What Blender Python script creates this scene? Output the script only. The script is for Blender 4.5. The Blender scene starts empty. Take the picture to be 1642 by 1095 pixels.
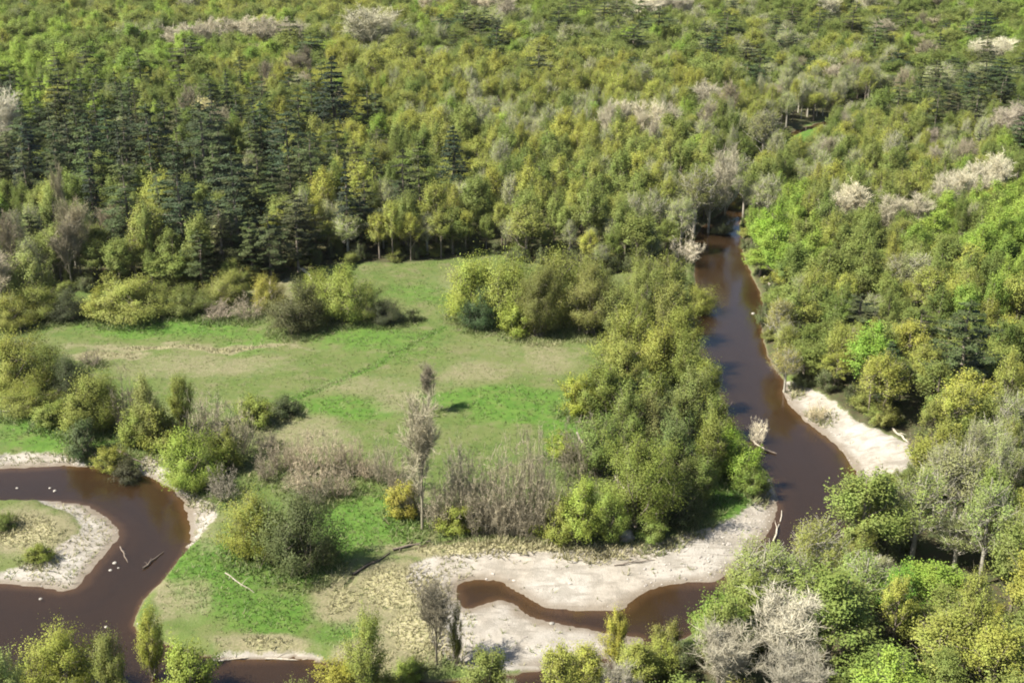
import bpy, bmesh, math, random
import numpy as np
from mathutils import Vector

R = math.radians
HAZE = .000022
rnd = random.Random(7)
scene = bpy.context.scene
COL = scene.collection

# ------------------------------------------------------------------ camera
W, Hh, FPX, PITCH, CAMH = 1642.0, 1095.0, 2000.0, R(21.5), 100.0
cp, sp = math.cos(PITCH), math.sin(PITCH)


def G(px, py, z=0.0):
    """the point of height z that the photograph shows at a pixel"""
    a = (px - W / 2) / FPX
    b = -(py - Hh / 2) / FPX
    d = (a, cp + b * sp, -sp + b * cp)
    t = (z - CAMH) / d[2]
    return (d[0] * t, d[1] * t, z)


def GP(pts, z=0.0):
    return np.array([G(x, y, z)[:2] for x, y in pts])


def project(x, y, z=0.0):
    dz = z - CAMH
    dep = y * cp - dz * sp
    up = y * sp + dz * cp
    return W / 2 + FPX * x / dep, Hh / 2 - FPX * up / dep, dep


cam = bpy.data.cameras.new('camera')
cam_o = bpy.data.objects.new('camera', cam)
COL.objects.link(cam_o)
cam_o.location = (0, 0, CAMH)
cam_o.rotation_euler = (math.pi / 2 - PITCH, 0, 0)
cam.sensor_width = 36
cam.lens = 36 * FPX / W
cam.clip_start = 1
cam.clip_end = 20000
scene.camera = cam_o

# ------------------------------------------------------------------ light
SUN_EL = R(50)
SUN_AZ = math.atan2(-0.93, -0.37)           # from the left, a little behind the camera
wd = bpy.data.worlds.new('World')
scene.world = wd
wd.use_nodes = True
nt = wd.node_tree
sky = nt.nodes.new('ShaderNodeTexSky')
sky.sky_type = 'NISHITA'
sky.sun_disc = False
sky.sun_elevation = SUN_EL
sky.sun_rotation = SUN_AZ
nt.links.new(sky.outputs[0], nt.nodes['Background'].inputs[0])
nt.nodes['Background'].inputs[1].default_value = 0.062
sun = bpy.data.lights.new('sun', 'SUN')
sun.energy = 5.0
sun.angle = R(0.55)
sun.color = (1.0, 0.94, 0.83)
sun_o = bpy.data.objects.new('sun', sun)
COL.objects.link(sun_o)
sd = Vector((-math.sin(SUN_AZ) * math.cos(SUN_EL), -math.cos(SUN_AZ) * math.cos(SUN_EL), -math.sin(SUN_EL)))
sun_o.rotation_euler = sd.to_track_quat('-Z', 'Y').to_euler()
sun_o.location = (-200, -80, 300)
scene.view_settings.view_transform = 'Standard'
scene.view_settings.look = 'None'
scene.view_settings.exposure = 1.4
scene.view_settings.gamma = 1
scene.cycles.max_bounces = 6
scene.cycles.transparent_max_bounces = 12
scene.cycles.filter_width = 1.9

# ------------------------------------------------------------------ helpers


def tag(o, label=None, cat=None, group=None, kind=None):
    if label: o['label'] = label
    if cat: o['category'] = cat
    if group: o['group'] = group
    if kind: o['kind'] = kind
    return o


def mesh_from(name, V, F, mats, smooth=False, midx=None):
    V = np.asarray(V, dtype=np.float32).reshape(-1, 3)
    F = np.asarray(F, dtype=np.int32).reshape(-1, 4)
    me = bpy.data.meshes.new(name)
    me.vertices.add(len(V))
    me.vertices.foreach_set('co', V.ravel())
    me.loops.add(F.size)
    me.loops.foreach_set('vertex_index', F.ravel())
    me.polygons.add(len(F))
    me.polygons.foreach_set('loop_start', np.arange(0, F.size, 4, dtype=np.int32))
    for m in (mats if isinstance(mats, (list, tuple)) else [mats]):
        me.materials.append(m)
    if midx is not None:
        me.polygons.foreach_set('material_index', np.asarray(midx, dtype=np.int32))
    if smooth:
        me.polygons.foreach_set('use_smooth', np.ones(len(F), dtype=bool))
    me.update(calc_edges=True)
    return me


class Buf:
    def __init__(s):
        s.v, s.f, s.n, s.nv = [], [], 0, []

    def add(s, V, F):
        V = np.asarray(V, dtype=np.float32).reshape(-1, 3)
        s.v.append(V)
        s.f.append(np.asarray(F, dtype=np.int32).reshape(-1, 4) + s.n)
        s.n += len(V)

    def quads(s, Q):
        Q = np.asarray(Q, dtype=np.float32).reshape(-1, 4, 3)
        s.add(Q.reshape(-1, 3), np.arange(len(Q) * 4).reshape(-1, 4))

    def tube(s, pts, rad, sides=6):
        pts = np.asarray(pts, float)
        n = len(pts)
        d = np.gradient(pts, axis=0)
        d /= np.linalg.norm(d, axis=1)[:, None] + 1e-9
        ref = np.array([1, 0, 0]) if abs(d[0][0]) < .8 else np.array([0, 1, 0])
        a = np.cross(d, ref); a /= np.linalg.norm(a, axis=1)[:, None] + 1e-9
        b = np.cross(d, a)
        th = np.arange(sides) * 2 * math.pi / sides
        r = np.asarray(rad, float)[:, None, None]
        V = pts[:, None, :] + r * (np.cos(th)[None, :, None] * a[:, None, :] + np.sin(th)[None, :, None] * b[:, None, :])
        F = []
        for i in range(n - 1):
            for j in range(sides):
                k = (j + 1) % sides
                F.append((i * sides + j, i * sides + k, (i + 1) * sides + k, (i + 1) * sides + j))
        s.add(V.reshape(-1, 3), F)

    def ribbons(s, rng, p0, p1, w0, w1):
        p0 = np.asarray(p0, float); p1 = np.asarray(p1, float)
        d = p1 - p0
        side = np.cross(d, rng.normal(size=p0.shape))
        side /= np.linalg.norm(side, axis=1)[:, None] + 1e-9
        w0 = np.broadcast_to(w0, (len(p0),))[:, None] / 2
        w1 = np.broadcast_to(w1, (len(p0),))[:, None] / 2
        s.quads(np.stack([p0 - side * w0, p0 + side * w0, p1 + side * w1, p1 - side * w1], axis=1))

    def leaves(s, rng, p, n, size, aspect=0.62, soft=None):
        n = n / (np.linalg.norm(n, axis=1)[:, None] + 1e-9)
        if soft is not None:
            q = soft / (np.linalg.norm(soft, axis=1)[:, None] + 1e-9) + n * .55
            s.nv.append(np.repeat(q / (np.linalg.norm(q, axis=1)[:, None] + 1e-9), 4, axis=0))
        n = n / (np.linalg.norm(n, axis=1)[:, None] + 1e-9)
        t = np.cross(n, rng.normal(size=n.shape)); t /= np.linalg.norm(t, axis=1)[:, None] + 1e-9
        b = np.cross(n, t)
        sz = np.asarray(size)[:, None] if np.ndim(size) else np.full((len(p), 1), size)
        s.quads(np.stack([p - t * sz, p - b * sz * aspect + t * sz * .12, p + t * sz, p + b * sz * aspect + t * sz * .12], axis=1))

    def mesh(s, name, mat, smooth=False):
        me = mesh_from(name, np.concatenate(s.v), np.concatenate(s.f), mat, smooth or bool(s.nv))
        if s.nv:                                   # leaves share the rounded shading of their spray
            nv = np.concatenate(s.nv)
            if len(nv) == s.n: me.normals_split_custom_set_from_vertices(nv.tolist())
        return me


def unit(rng, n):
    v = rng.normal(size=(n, 3))
    return v / np.linalg.norm(v, axis=1)[:, None]


def chaikin(P, n=1):
    P = np.asarray(P, float)
    for _ in range(n):
        Q = np.roll(P, -1, axis=0)
        P = np.stack([P * .75 + Q * .25, P * .25 + Q * .75], axis=1).reshape(-1, 2)
    return P


def sdist(P, X, Y):
    """signed distance to a closed outline, negative inside"""
    X = np.asarray(X, float); Y = np.asarray(Y, float)
    best = np.full(X.shape, 1e18)
    ins = np.zeros(X.shape, bool)
    for i in range(len(P)):
        ax, ay = P[i]; bx, by = P[(i + 1) % len(P)]
        ex, ey = bx - ax, by - ay
        l2 = ex * ex + ey * ey + 1e-12
        t = np.clip(((X - ax) * ex + (Y - ay) * ey) / l2, 0, 1)
        best = np.minimum(best, (X - ax - t * ex) ** 2 + (Y - ay - t * ey) ** 2)
        if ay != by:
            ins ^= ((ay > Y) != (by > Y)) & (X < (bx - ax) * (Y - ay) / (by - ay) + ax)
    d = np.sqrt(best)
    return np.where(ins, -d, d)


_nr = np.random.default_rng(3)
_waves = [(_nr.normal(), _nr.normal(), _nr.uniform(0, 6.28)) for _ in range(10)]


def nz(X, Y, scale):
    s = 0
    for a, b, c in _waves:
        s = s + np.sin((X * a + Y * b) / scale * 2.2 + c + 1.3 * np.sin((X * b - Y * a) / scale * 1.1 + c))
    return s / 4.5


def sstep(a, b, x):
    t = np.clip((x - a) / (b - a), 0, 1)
    return t * t * (3 - 2 * t)

# ------------------------------------------------------------------ node materials


def new_mat(name):
    m = bpy.data.materials.new(name)
    m.use_nodes = True
    t = m.node_tree
    t.nodes.clear()
    return m, t, t.nodes, t.links


def nod(N, kind, **kw):
    n = N.new(kind)
    for k, v in kw.items():
        setattr(n, k, v)
    return n


def mixc(N, L, fac, a, b, blend='MIX'):
    n = N.new('ShaderNodeMix'); n.data_type = 'RGBA'; n.blend_type = blend
    for sock, v in ((n.inputs[0], fac), (n.inputs[6], a), (n.inputs[7], b)):
        if hasattr(v, 'is_linked'): L.new(v, sock)
        elif isinstance(v, (tuple, list)): sock.default_value = (*v[:3], 1)
        else: sock.default_value = v
    return n.outputs[2]


def mth(N, L, op, a, b=0.0, c=0.0, clamp=False):
    n = N.new('ShaderNodeMath'); n.operation = op; n.use_clamp = clamp
    for i, v in enumerate((a, b, c)):
        if hasattr(v, 'is_linked'): L.new(v, n.inputs[i])
        else: n.inputs[i].default_value = v
    return n.outputs[0]


def noise(N, L, vec, scale, detail=4, rough=.6):
    n = N.new('ShaderNodeTexNoise')
    n.inputs['Scale'].default_value = scale
    n.inputs['Detail'].default_value = detail
    n.inputs['Roughness'].default_value = rough
    if vec is not None: L.new(vec, n.inputs['Vector'])
    return n.outputs[0]


def rng_map(N, L, v, a, b, c=0.0, d=1.0):
    n = N.new('ShaderNodeMapRange'); n.interpolation_type = 'SMOOTHSTEP'
    L.new(v, n.inputs[0])
    for i, x in enumerate((a, b, c, d)): n.inputs[i + 1].default_value = x
    return n.outputs[0]


def leaf_mat(name, c1, c2, c3, trans=.30):
    """c1..c3: leaf colours between which single plants differ"""
    m, t, N, L = new_mat(name)
    oi = N.new('ShaderNodeObjectInfo')
    ramp = N.new('ShaderNodeValToRGB')
    e = ramp.color_ramp.elements
    e[0].position = 0; e[0].color = (*c1, 1)
    e[1].position = 1; e[1].color = (*c3, 1)
    x = e.new(.5); x.color = (*c2, 1)
    L.new(oi.outputs['Random'], ramp.inputs[0])
    tc = N.new('ShaderNodeTexCoord')
    n1 = noise(N, L, tc.outputs['Object'], .55, 3)
    n2 = noise(N, L, tc.outputs['Object'], 5.0, 2)
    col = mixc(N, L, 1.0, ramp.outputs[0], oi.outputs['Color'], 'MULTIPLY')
    v = mth(N, L, 'ADD', rng_map(N, L, n1, .3, .7, .78, 1.18), rng_map(N, L, n2, .3, .7, -.16, .16))
    hsv = N.new('ShaderNodeHueSaturation')
    L.new(v, hsv.inputs['Value']); L.new(col, hsv.inputs['Color'])
    L.new(rng_map(N, L, n1, .3, .7, .487, .513), hsv.inputs['Hue'])
    d = N.new('ShaderNodeBsdfPrincipled')
    d.inputs['Roughness'].default_value = .62
    d.inputs['Specular IOR Level'].default_value = .25
    L.new(hsv.outputs[0], d.inputs['Base Color'])
    tr = N.new('ShaderNodeBsdfTranslucent')
    L.new(hsv.outputs[0], tr.inputs['Color'])
    mx = N.new('ShaderNodeMixShader'); mx.inputs[0].default_value = trans
    L.new(d.outputs[0], mx.inputs[1]); L.new(tr.outputs[0], mx.inputs[2])
    o = N.new('ShaderNodeOutputMaterial'); L.new(mx.outputs[0], o.inputs[0])
    return m


def bark_mat(name, c1, c2, rough=.9):
    m, t, N, L = new_mat(name)
    oi = N.new('ShaderNodeObjectInfo')
    tc = N.new('ShaderNodeTexCoord')
    n = noise(N, L, tc.outputs['Object'], 2.5, 5)
    c = mixc(N, L, rng_map(N, L, n, .3, .7), c1, c2)
    c = mixc(N, L, 1.0, c, oi.outputs['Color'], 'MULTIPLY')
    hsv = N.new('ShaderNodeHueSaturation')
    L.new(c, hsv.inputs['Color'])
    L.new(rng_map(N, L, oi.outputs['Random'], 0, 1, .75, 1.2), hsv.inputs['Value'])
    d = N.new('ShaderNodeBsdfPrincipled'); d.inputs['Roughness'].default_value = rough
    d.inputs['Specular IOR Level'].default_value = .2
    L.new(hsv.outputs[0], d.inputs['Base Color'])
    o = N.new('ShaderNodeOutputMaterial'); L.new(d.outputs[0], o.inputs[0])
    return m


M = {
    'leafy': leaf_mat('leafy_green', (.165, .210, .050), (.200, .232, .058), (.138, .188, .042)),
    'budding': leaf_mat('budding_gold', (.315, .320, .060), (.275, .304, .062), (.245, .266, .062)),
    'spring': leaf_mat('spring_green', (.205, .295, .048), (.240, .315, .054), (.175, .265, .046)),
    'pale': leaf_mat('pale_green', (.275, .305, .118), (.262, .305, .100), (.312, .322, .140)),
    'pine': leaf_mat('pine_needles', (.048, .068, .028), (.064, .082, .030), (.038, .056, .026), .15),
    'spruce': leaf_mat('spruce_needles', (.026, .040, .022), (.032, .046, .024), (.024, .038, .022), .1),
    'willow': leaf_mat('willow_leaves', (.240, .275, .066), (.262, .285, .070), (.212, .254, .060)),
    'willowtree': leaf_mat('willow_tree_leaves', (.188, .232, .058), (.208, .242, .062), (.172, .218, .054)),
    'shrub': leaf_mat('shrub_leaves', (.105, .130, .048), (.120, .140, .052), (.092, .116, .044)),
    'twig': bark_mat('grey_twigs', (.32, .298, .222), (.39, .368, .285)),
    'twigbrown': bark_mat('brown_twigs', (.27, .245, .18), (.34, .31, .235)),
'bark': bark_mat('bark', (.13, .105, .08), (.21, .18, .145)),
    'bark_pale': bark_mat('pale_bark', (.27, .25, .20), (.38, .355, .29)),
    'drift': bark_mat('driftwood', (.26, .225, .17), (.42, .38, .31)),
    'darkwood': bark_mat('wet_wood', (.10, .08, .065), (.17, .14, .11)),
}

# ------------------------------------------------------------------ traced ground outlines (photo pixels -> world)
WATER_Z = -1.0
river_px = [(1385, 183), (1330, 192), (1268, 210), (1229, 240), (1213, 262), (1196, 292), (1172, 330), (1140, 354), (1118, 372), (1111, 405), (1116, 440), (1111, 490), (1119, 540), (1126, 580),
            (1158, 635), (1178, 690), (1208, 722), (1236, 765), (1248, 800), (1240, 842), (1195, 900), (1150, 934), (1100, 932), (1050, 943), (1015, 962),
            (1000, 980), (940, 981), (885, 977), (858, 964), (838, 952), (816, 942), (806, 930), (770, 927), (732, 935), (730, 950), (742, 977), (765, 971),
            (800, 960), (826, 970), (846, 985), (885, 998), (950, 1010), (1000, 1018), (1042, 1024), (1000, 1052), (900, 1070), (800, 1087), (650, 1092),
            (560, 1076), (497, 1053), (420, 1052), (340, 1054), (270, 1036), (205, 1010), (232, 958), (262, 930), (290, 897), (309, 878), (304, 830),
            (286, 790), (243, 765), (205, 757), (130, 744), (60, 748), (0, 752), (-90, 760), (-90, 802), (0, 804), (60, 803), (130, 804), (160, 822), (193, 850), (186, 870),
            (150, 907), (121, 948), (60, 942), (0, 936), (-90, 930), (-90, 1085), (0, 1090), (100, 1106), (200, 1113), (340, 1150), (500, 1152), (800, 1137),
            (950, 1100), (1045, 1050), (1140, 1002), (1235, 974), (1320, 916), (1362, 850), (1379, 775), (1365, 740), (1330, 703), (1290, 674), (1250, 632),
            (1264, 612), (1242, 590), (1224, 560), (1221, 500), (1221, 465), (1196, 425), (1188, 385), (1186, 352), (1194, 325), (1211, 296), (1224, 264), (1238, 245), (1274, 216), (1338, 198), (1428, 191)]
RIVER = chaikin(GP(river_px, WATER_Z), 2)
sand_px = [
    # gravel bar round the inner bend
    [(1225, 760), (1262, 800), (1262, 850), (1215, 915), (1150, 985), (1060, 1045), (960, 1075), (800, 1080), (720, 1066), (690, 1030), (700, 985), (672, 955), (640, 930),
     (660, 905), (710, 897), (770, 890), (860, 888), (940, 886), (1030, 878), (1110, 858), (1165, 842), (1205, 815), (1222, 790)],
    # sandy bank across the river
    [(1240, 630), (1254, 610), (1276, 616), (1322, 646), (1378, 692), (1430, 716), (1466, 732), (1462, 756), (1425, 790), (1385, 800), (1350, 775), (1290, 700)],
    # sandbar in the left bend
    [(-100, 925), (0, 920), (50, 905), (90, 880), (135, 850), (120, 825), (70, 808), (60, 795), (140, 795), (180, 815), (215, 850), (190, 900), (130, 965), (60, 965), (-100, 945)],
    # strand on the far side of the left bend
    [(-100, 765), (-100, 738), (0, 735), (60, 726), (125, 733), (140, 745), (130, 760), (0, 770)],
    [(225, 735), (250, 738), (300, 785), (345, 815), (345, 835), (325, 868), (300, 880), (290, 830), (270, 790), (225, 760)],
    [(330, 1062), (330, 1047), (500, 1045), (520, 1062)],
]
SAND = [chaikin(GP(p, -.6), 1) for p in sand_px]
forest_px = [
    [(-600, 480), (0, 478), (150, 470), (300, 474), (430, 466), (490, 440), (560, 424), (640, 426), (720, 416), (780, 404), (840, 420), (960, 440), (1060, 440), (1106, 405),
     (1136, 350), (1164, 330), (1188, 290), (1206, 256), (1236, 226), (1300, 195), (1400, 170), (1500, 150), (1500, -190), (3000, -190), (3000, -225), (-1500, -225), (-1500, -100)],
    [(1190, 385), (1221, 462), (1223, 520), (1232, 580), (1266, 600), (1318, 636), (1376, 684), (1466, 724), (1470, 768), (1430, 802), (1392, 806), (1374, 850), (1336, 925), (1245, 990),
     (1150, 1018), (1060, 1066), (960, 1115), (800, 1150), (500, 1170), (300, 1160), (100, 1125), (0, 1105), (-300, 1100), (-300, 1300), (2100, 1300), (2600, 700), (3200, -190), (1500, -190), (1430, 195), (1330, 220), (1260, 252), (1232, 272), (1218, 300), (1202, 328), (1194, 352)],
]
FOREST = [GP(p, 0) for p in forest_px]
# (cx, cy, rx, ry, weight) in photo pixels: patches of the meadow
lush_px = [(270, 528, 150, 18, 1), (90, 690, 120, 45, .9), (600, 545, 110, 22, .75), (650, 560, 80, 30, .5), (780, 640, 150, 18, 1), (830, 660, 90, 26, 1), (560, 655, 100, 20, .9), (590, 830, 90, 45, 1), (560, 870, 70, 30, 1), (340, 925, 95, 75, 1), (430, 985, 90, 40, 1), (460, 900, 90, 40, 1),
           (1180, 800, 50, 45, 1), (680, 470, 70, 25, .55), (1278, 225, 36, 40, 1.3), (900, 690, 40, 60, .8), (400, 555, 60, 20, .6), (560, 1010, 60, 30, .7), (640, 870, 60, 20, .6), (910, 872, 50, 10, .7), (280, 720, 60, 20, .6)]
dry_px = [(330, 588, 170, 22, .6), (600, 622, 150, 18, .5), (800, 560, 90, 25, .35), (760, 600, 90, 25, .6), (880, 575, 60, 35, .6), (640, 640, 60, 25, .6), (480, 700, 110, 40, .6), (300, 960, 50, 40, .6), (640, 945, 85, 48, 1.5), (670, 1010, 60, 55, 1.4),
          (720, 455, 40, 20, .4), (40, 850, 90, 38, 1.35), (170, 572, 60, 8, 1.2), (310, 559, 200, 6, 1.2), (440, 470, 40, 40, .8), (790, 880, 170, 13, 1.4), (960, 885, 60, 12, 1.2), (330, 860, 30, 40, .5), (545, 960, 50, 45, 1.1), (258, 955, 25, 45, .7), (590, 1050, 60, 30, 1.1), (430, 1030, 80, 16, 1.1)]
ditch_px = [(712, 527), (660, 553), (600, 588), (545, 610), (470, 640)]
DITCH = GP(ditch_px)
CUT = GP([(548, 935), (575, 912), (630, 884), (690, 868), (760, 863), (840, 858), (900, 860), (960, 872)])


def polyline_d(P, X, Y):
    best = np.full(np.shape(X), 1e18)
    for i in range(len(P) - 1):
        ax, ay = P[i]; bx, by = P[i + 1]
        ex, ey = bx - ax, by - ay
        t = np.clip(((X - ax) * ex + (Y - ay) * ey) / (ex * ex + ey * ey), 0, 1)
        best = np.minimum(best, np.hypot(X - ax - t * ex, Y - ay - t * ey))
    return best


def ground(X, Y):
    """height and zone weights of the ground"""
    X = np.asarray(X, float); Y = np.asarray(Y, float)
    wx = X + .5 * nz(X, Y, 6) + .25 * nz(Y, X, 2.2)
    wy = Y + .5 * nz(Y + 40, X, 6) + .25 * nz(X + 9, Y, 2.2)
    dw = sdist(RIVER, wx * .6 + X * .4, wy * .6 + Y * .4)
    ds = np.full(X.shape, 1e9)
    for P in SAND:
        ds = np.minimum(ds, sdist(P, wx, wy))
    df = np.full(X.shape, 1e9)
    for P in FOREST:
        df = np.minimum(df, sdist(P, wx, wy))
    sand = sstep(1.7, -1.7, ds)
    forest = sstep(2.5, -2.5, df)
    px, py, dep = project(X, Y)
    lush = np.zeros(X.shape); dry = np.zeros(X.shape)
    wpx = px + 14 * nz(X, Y, 5); wpy = py + 5 * nz(Y, X, 5)
    for cx, cy, rx, ry, w in lush_px:
        lush = np.maximum(lush, w * np.exp(-(((wpx - cx) / rx) ** 2 + ((wpy - cy) / ry) ** 2) ** 1.5))
    for cx, cy, rx, ry, w in dry_px:
        dry = np.maximum(dry, w * np.exp(-(((wpx - cx) / rx) ** 2 + ((wpy - cy) / ry) ** 2) ** 1.5))
    dd = polyline_d(DITCH, X + .6 * nz(X, Y, 8), Y)
    lush = np.maximum(lush, .9 * np.exp(-(dd / 1.6) ** 2))
    dc = polyline_d(CUT, X + .5 * nz(X, Y, 5), Y + .4 * nz(Y, X, 4))
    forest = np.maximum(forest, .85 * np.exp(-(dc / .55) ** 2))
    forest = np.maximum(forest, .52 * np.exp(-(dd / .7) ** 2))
    base = .22 * nz(X, Y, 30) + .10 * nz(X, Y, 7) + .05 * nz(Y, X, 2.0) + .1
    meadow_h = base - .95 * np.exp(-(dd / .75) ** 2)
    meadow_h = meadow_h - .45 * np.exp(-(dc / .5) ** 2)
    bank = np.clip(dw, 0, None)
    sand_h = WATER_Z + np.minimum(.62, .03 + .085 * bank) + .04 * nz(X, Y, 2.5) * np.clip(bank, 0, 1) + .03 * nz(Y, X, 1.1) * np.clip(bank, 0, 1)
    land = meadow_h * (1 - sand) + sand_h * sand
    z = WATER_Z + np.maximum(.04 + .02 * bank, (land - WATER_Z) * sstep(0, 1.3 + 0 * bank, bank) * (1 - sand) + (land - WATER_Z) * sand)
    shallow = sstep(9, 0, ds) * .55                                       # sandy shelves under the water
    bed = WATER_Z - np.minimum(1.1, (-dw) * (.30 - .24 * shallow)) + .03 * nz(X, Y, 3)
    z = np.where(dw > 0, z, np.minimum(bed, WATER_Z - .02))
    bluff = sstep(1262, 1330, px) * sstep(590, 640, py) * sstep(900, 820, py) * sstep(1700, 1500, px)
    z = np.where(dw > 0, z + bluff * (1.5 + .5 * nz(X, Y, 4)) * sstep(.8, 9.5 + 1.5 * nz(Y, X, 3.3), dw), z)
    far = sstep(700, 2500, Y)
    z = z + far * 40 + sstep(300, 2500, np.abs(X)) * 30
    return z, sand, lush, dry, forest, dw, ds, df


def axis(a, b, step, lo, hi):
    mid = np.arange(a, b, step)
    up = [mid[-1]]; s = step
    while up[-1] < hi:
        s *= 1.16; up.append(up[-1] + s)
    dn = [mid[0]]; s = step
    while dn[-1] > lo:
        s *= 1.16; dn.append(dn[-1] - s)
    return np.array(dn[:0:-1] + list(mid) + up[1:])


xs = axis(-140, 160, .7, -6000, 6000)
ys = axis(112, 455, .7, -500, 9000)
GX, GY = np.meshgrid(xs, ys)
gz_, g_sand, g_lush, g_dry, g_forest, g_dw, g_ds, g_df = ground(GX.ravel(), GY.ravel())
nx, ny = len(xs), len(ys)
ii = np.arange((ny - 1) * nx).reshape(ny - 1, nx)[:, :-1].ravel()
F = np.stack([ii, ii + 1, ii + nx + 1, ii + nx], axis=1)


def ground_mat():
    m, t, N, L = new_mat('ground')
    at = N.new('ShaderNodeVertexColor'); at.layer_name = 'zone'
    sp_ = N.new('ShaderNodeSeparateColor'); L.new(at.outputs[0], sp_.inputs[0])
    af = N.new('ShaderNodeAttribute'); af.attribute_name = 'forest'
    geo = N.new('ShaderNodeNewGeometry')
    pos = geo.outputs['Position']
    n_s = noise(N, L, pos, 3.2, 6, .7)
    n_m = noise(N, L, pos, .55, 6, .65)
    n_l = noise(N, L, pos, .09, 4, .55)
    n_x = noise(N, L, pos, 11, 3, .7)

    def brk(v, amt, a=.35, b=.65):
        x = mth(N, L, 'MULTIPLY_ADD', mth(N, L, 'SUBTRACT', mth(N, L, 'ADD', mth(N, L, 'MULTIPLY', n_m, .6), mth(N, L, 'MULTIPLY', n_s, .4)), .5), amt, v)
        return rng_map(N, L, x, a, b)
    grass = mixc(N, L, rng_map(N, L, n_m, .32, .68), (.098, .128, .036), (.070, .108, .024))
    grass = mixc(N, L, rng_map(N, L, n_l, .4, .65, 0, .5), grass, (.130, .136, .055))
    lush = mixc(N, L, rng_map(N, L, n_m, .3, .7), (.052, .116, .016), (.088, .156, .027))
    dry = mixc(N, L, rng_map(N, L, n_s, .35, .65), (.150, .145, .075), (.215, .190, .115))
    n_k = noise(N, L, pos, .22, 5, .7)
    grass = mixc(N, L, rng_map(N, L, n_k, .5, .68, 0, .65), grass, (.155, .140, .078))
    grass = mixc(N, L, rng_map(N, L, n_k, .46, .34, 0, .7), grass, (.068, .108, .028))
    lush = mixc(N, L, rng_map(N, L, n_k, .48, .66, 0, .6), lush, (.115, .140, .042))
    c = mixc(N, L, brk(sp_.outputs[1], 1.5, .2, .8), grass, lush)
    c = mixc(N, L, brk(sp_.outputs[2], 1.5, .15, .85), c, dry)
    c = mixc(N, L, brk(sp_.outputs[2], 2.2, .95, 1.25), c, mixc(N, L, rng_map(N, L, n_s, .4, .6), (.37, .33, .21), (.24, .235, .11)))
    c = mixc(N, L, rng_map(N, L, n_x, .62, .75, 0, .5), c, (.215, .215, .100))
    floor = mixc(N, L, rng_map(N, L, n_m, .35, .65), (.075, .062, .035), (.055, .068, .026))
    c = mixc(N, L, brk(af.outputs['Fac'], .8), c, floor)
    sand = mixc(N, L, rng_map(N, L, n_m, .3, .7), (.350, .316, .265), (.255, .228, .188))
    sand = mixc(N, L, rng_map(N, L, n_l, .38, .62, 0, .6), sand, (.365, .345, .31))
    vor = N.new('ShaderNodeTexVoronoi'); vor.inputs['Scale'].default_value = 1.6; L.new(pos, vor.inputs['Vector'])
    sand = mixc(N, L, mth(N, L, 'MULTIPLY', rng_map(N, L, vor.outputs['Distance'], .30, .12), rng_map(N, L, n_m, .45, .62, 0, .55)), sand, (.19, .165, .135))
    sand = mixc(N, L, rng_map(N, L, n_s, .63, .76, 0, .6), sand, (.19, .185, .10))
    sand = mixc(N, L, rng_map(N, L, n_k, .52, .40, 0, .55), sand, (.19, .172, .14))
    mp = N.new('ShaderNodeMapping'); mp.inputs['Scale'].default_value = (.16, .9, 1); mp.inputs['Rotation'].default_value = (0, 0, .25); L.new(pos, mp.inputs[0])
    n_st = noise(N, L, mp.outputs[0], 1.0, 5, .7)
    sand = mixc(N, L, rng_map(N, L, n_st, .5, .66, 0, .65), sand, (.185, .165, .135))
    smask = brk(sp_.outputs[0], 1.5, .3, .6)
    c = mixc(N, L, smask, c, sand)
    # wet margin; river bed colour darkens with depth, standing in for light lost underwater
    sep = N.new('ShaderNodeSeparateXYZ'); L.new(pos, sep.inputs[0])
    z = sep.outputs[2]
    wet = mth(N, L, 'MULTIPLY', rng_map(N, L, z, -.74, -.95), .68)
    c = mixc(N, L, wet, c, (.135, .105, .072))
    bedc = mixc(N, L, rng_map(N, L, z, -1.02, -1.32), (.19, .135, .085), (.050, .031, .018))
    bedc = mixc(N, L, rng_map(N, L, z, -1.3, -2.0), bedc, (.030, .020, .016))
    c = mixc(N, L, rng_map(N, L, z, -.985, -1.02), c, bedc)
    d = N.new('ShaderNodeBsdfPrincipled'); d.inputs['Roughness'].default_value = .93
    d.inputs['Specular IOR Level'].default_value = .15
    L.new(c, d.inputs['Base Color'])
    bmp = N.new('ShaderNodeBump'); bmp.inputs['Strength'].default_value = .7; bmp.inputs['Distance'].default_value = .25
    L.new(mth(N, L, 'ADD', n_s, mth(N, L, 'MULTIPLY', n_x, .5)), bmp.inputs['Height'])
    L.new(bmp.outputs[0], d.inputs['Normal'])
    o = N.new('ShaderNodeOutputMaterial'); L.new(d.outputs[0], o.inputs[0])
    return m


me = mesh_from('ground', np.stack([GX.ravel(), GY.ravel(), gz_], axis=1), F, ground_mat(), True)
ca = me.color_attributes.new('zone', 'FLOAT_COLOR', 'POINT')
ca.data.foreach_set('color', np.stack([g_sand, g_lush, g_dry, np.ones_like(g_dry)], axis=1).astype(np.float32).ravel())
fa = me.attributes.new('forest', 'FLOAT', 'POINT')
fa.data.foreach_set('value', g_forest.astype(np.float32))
go = bpy.data.objects.new('ground', me); COL.objects.link(go)
tag(go, 'green meadow, pale gravel bars and leafy forest floor', kind='structure')

# ------------------------------------------------------------------ water


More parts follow.
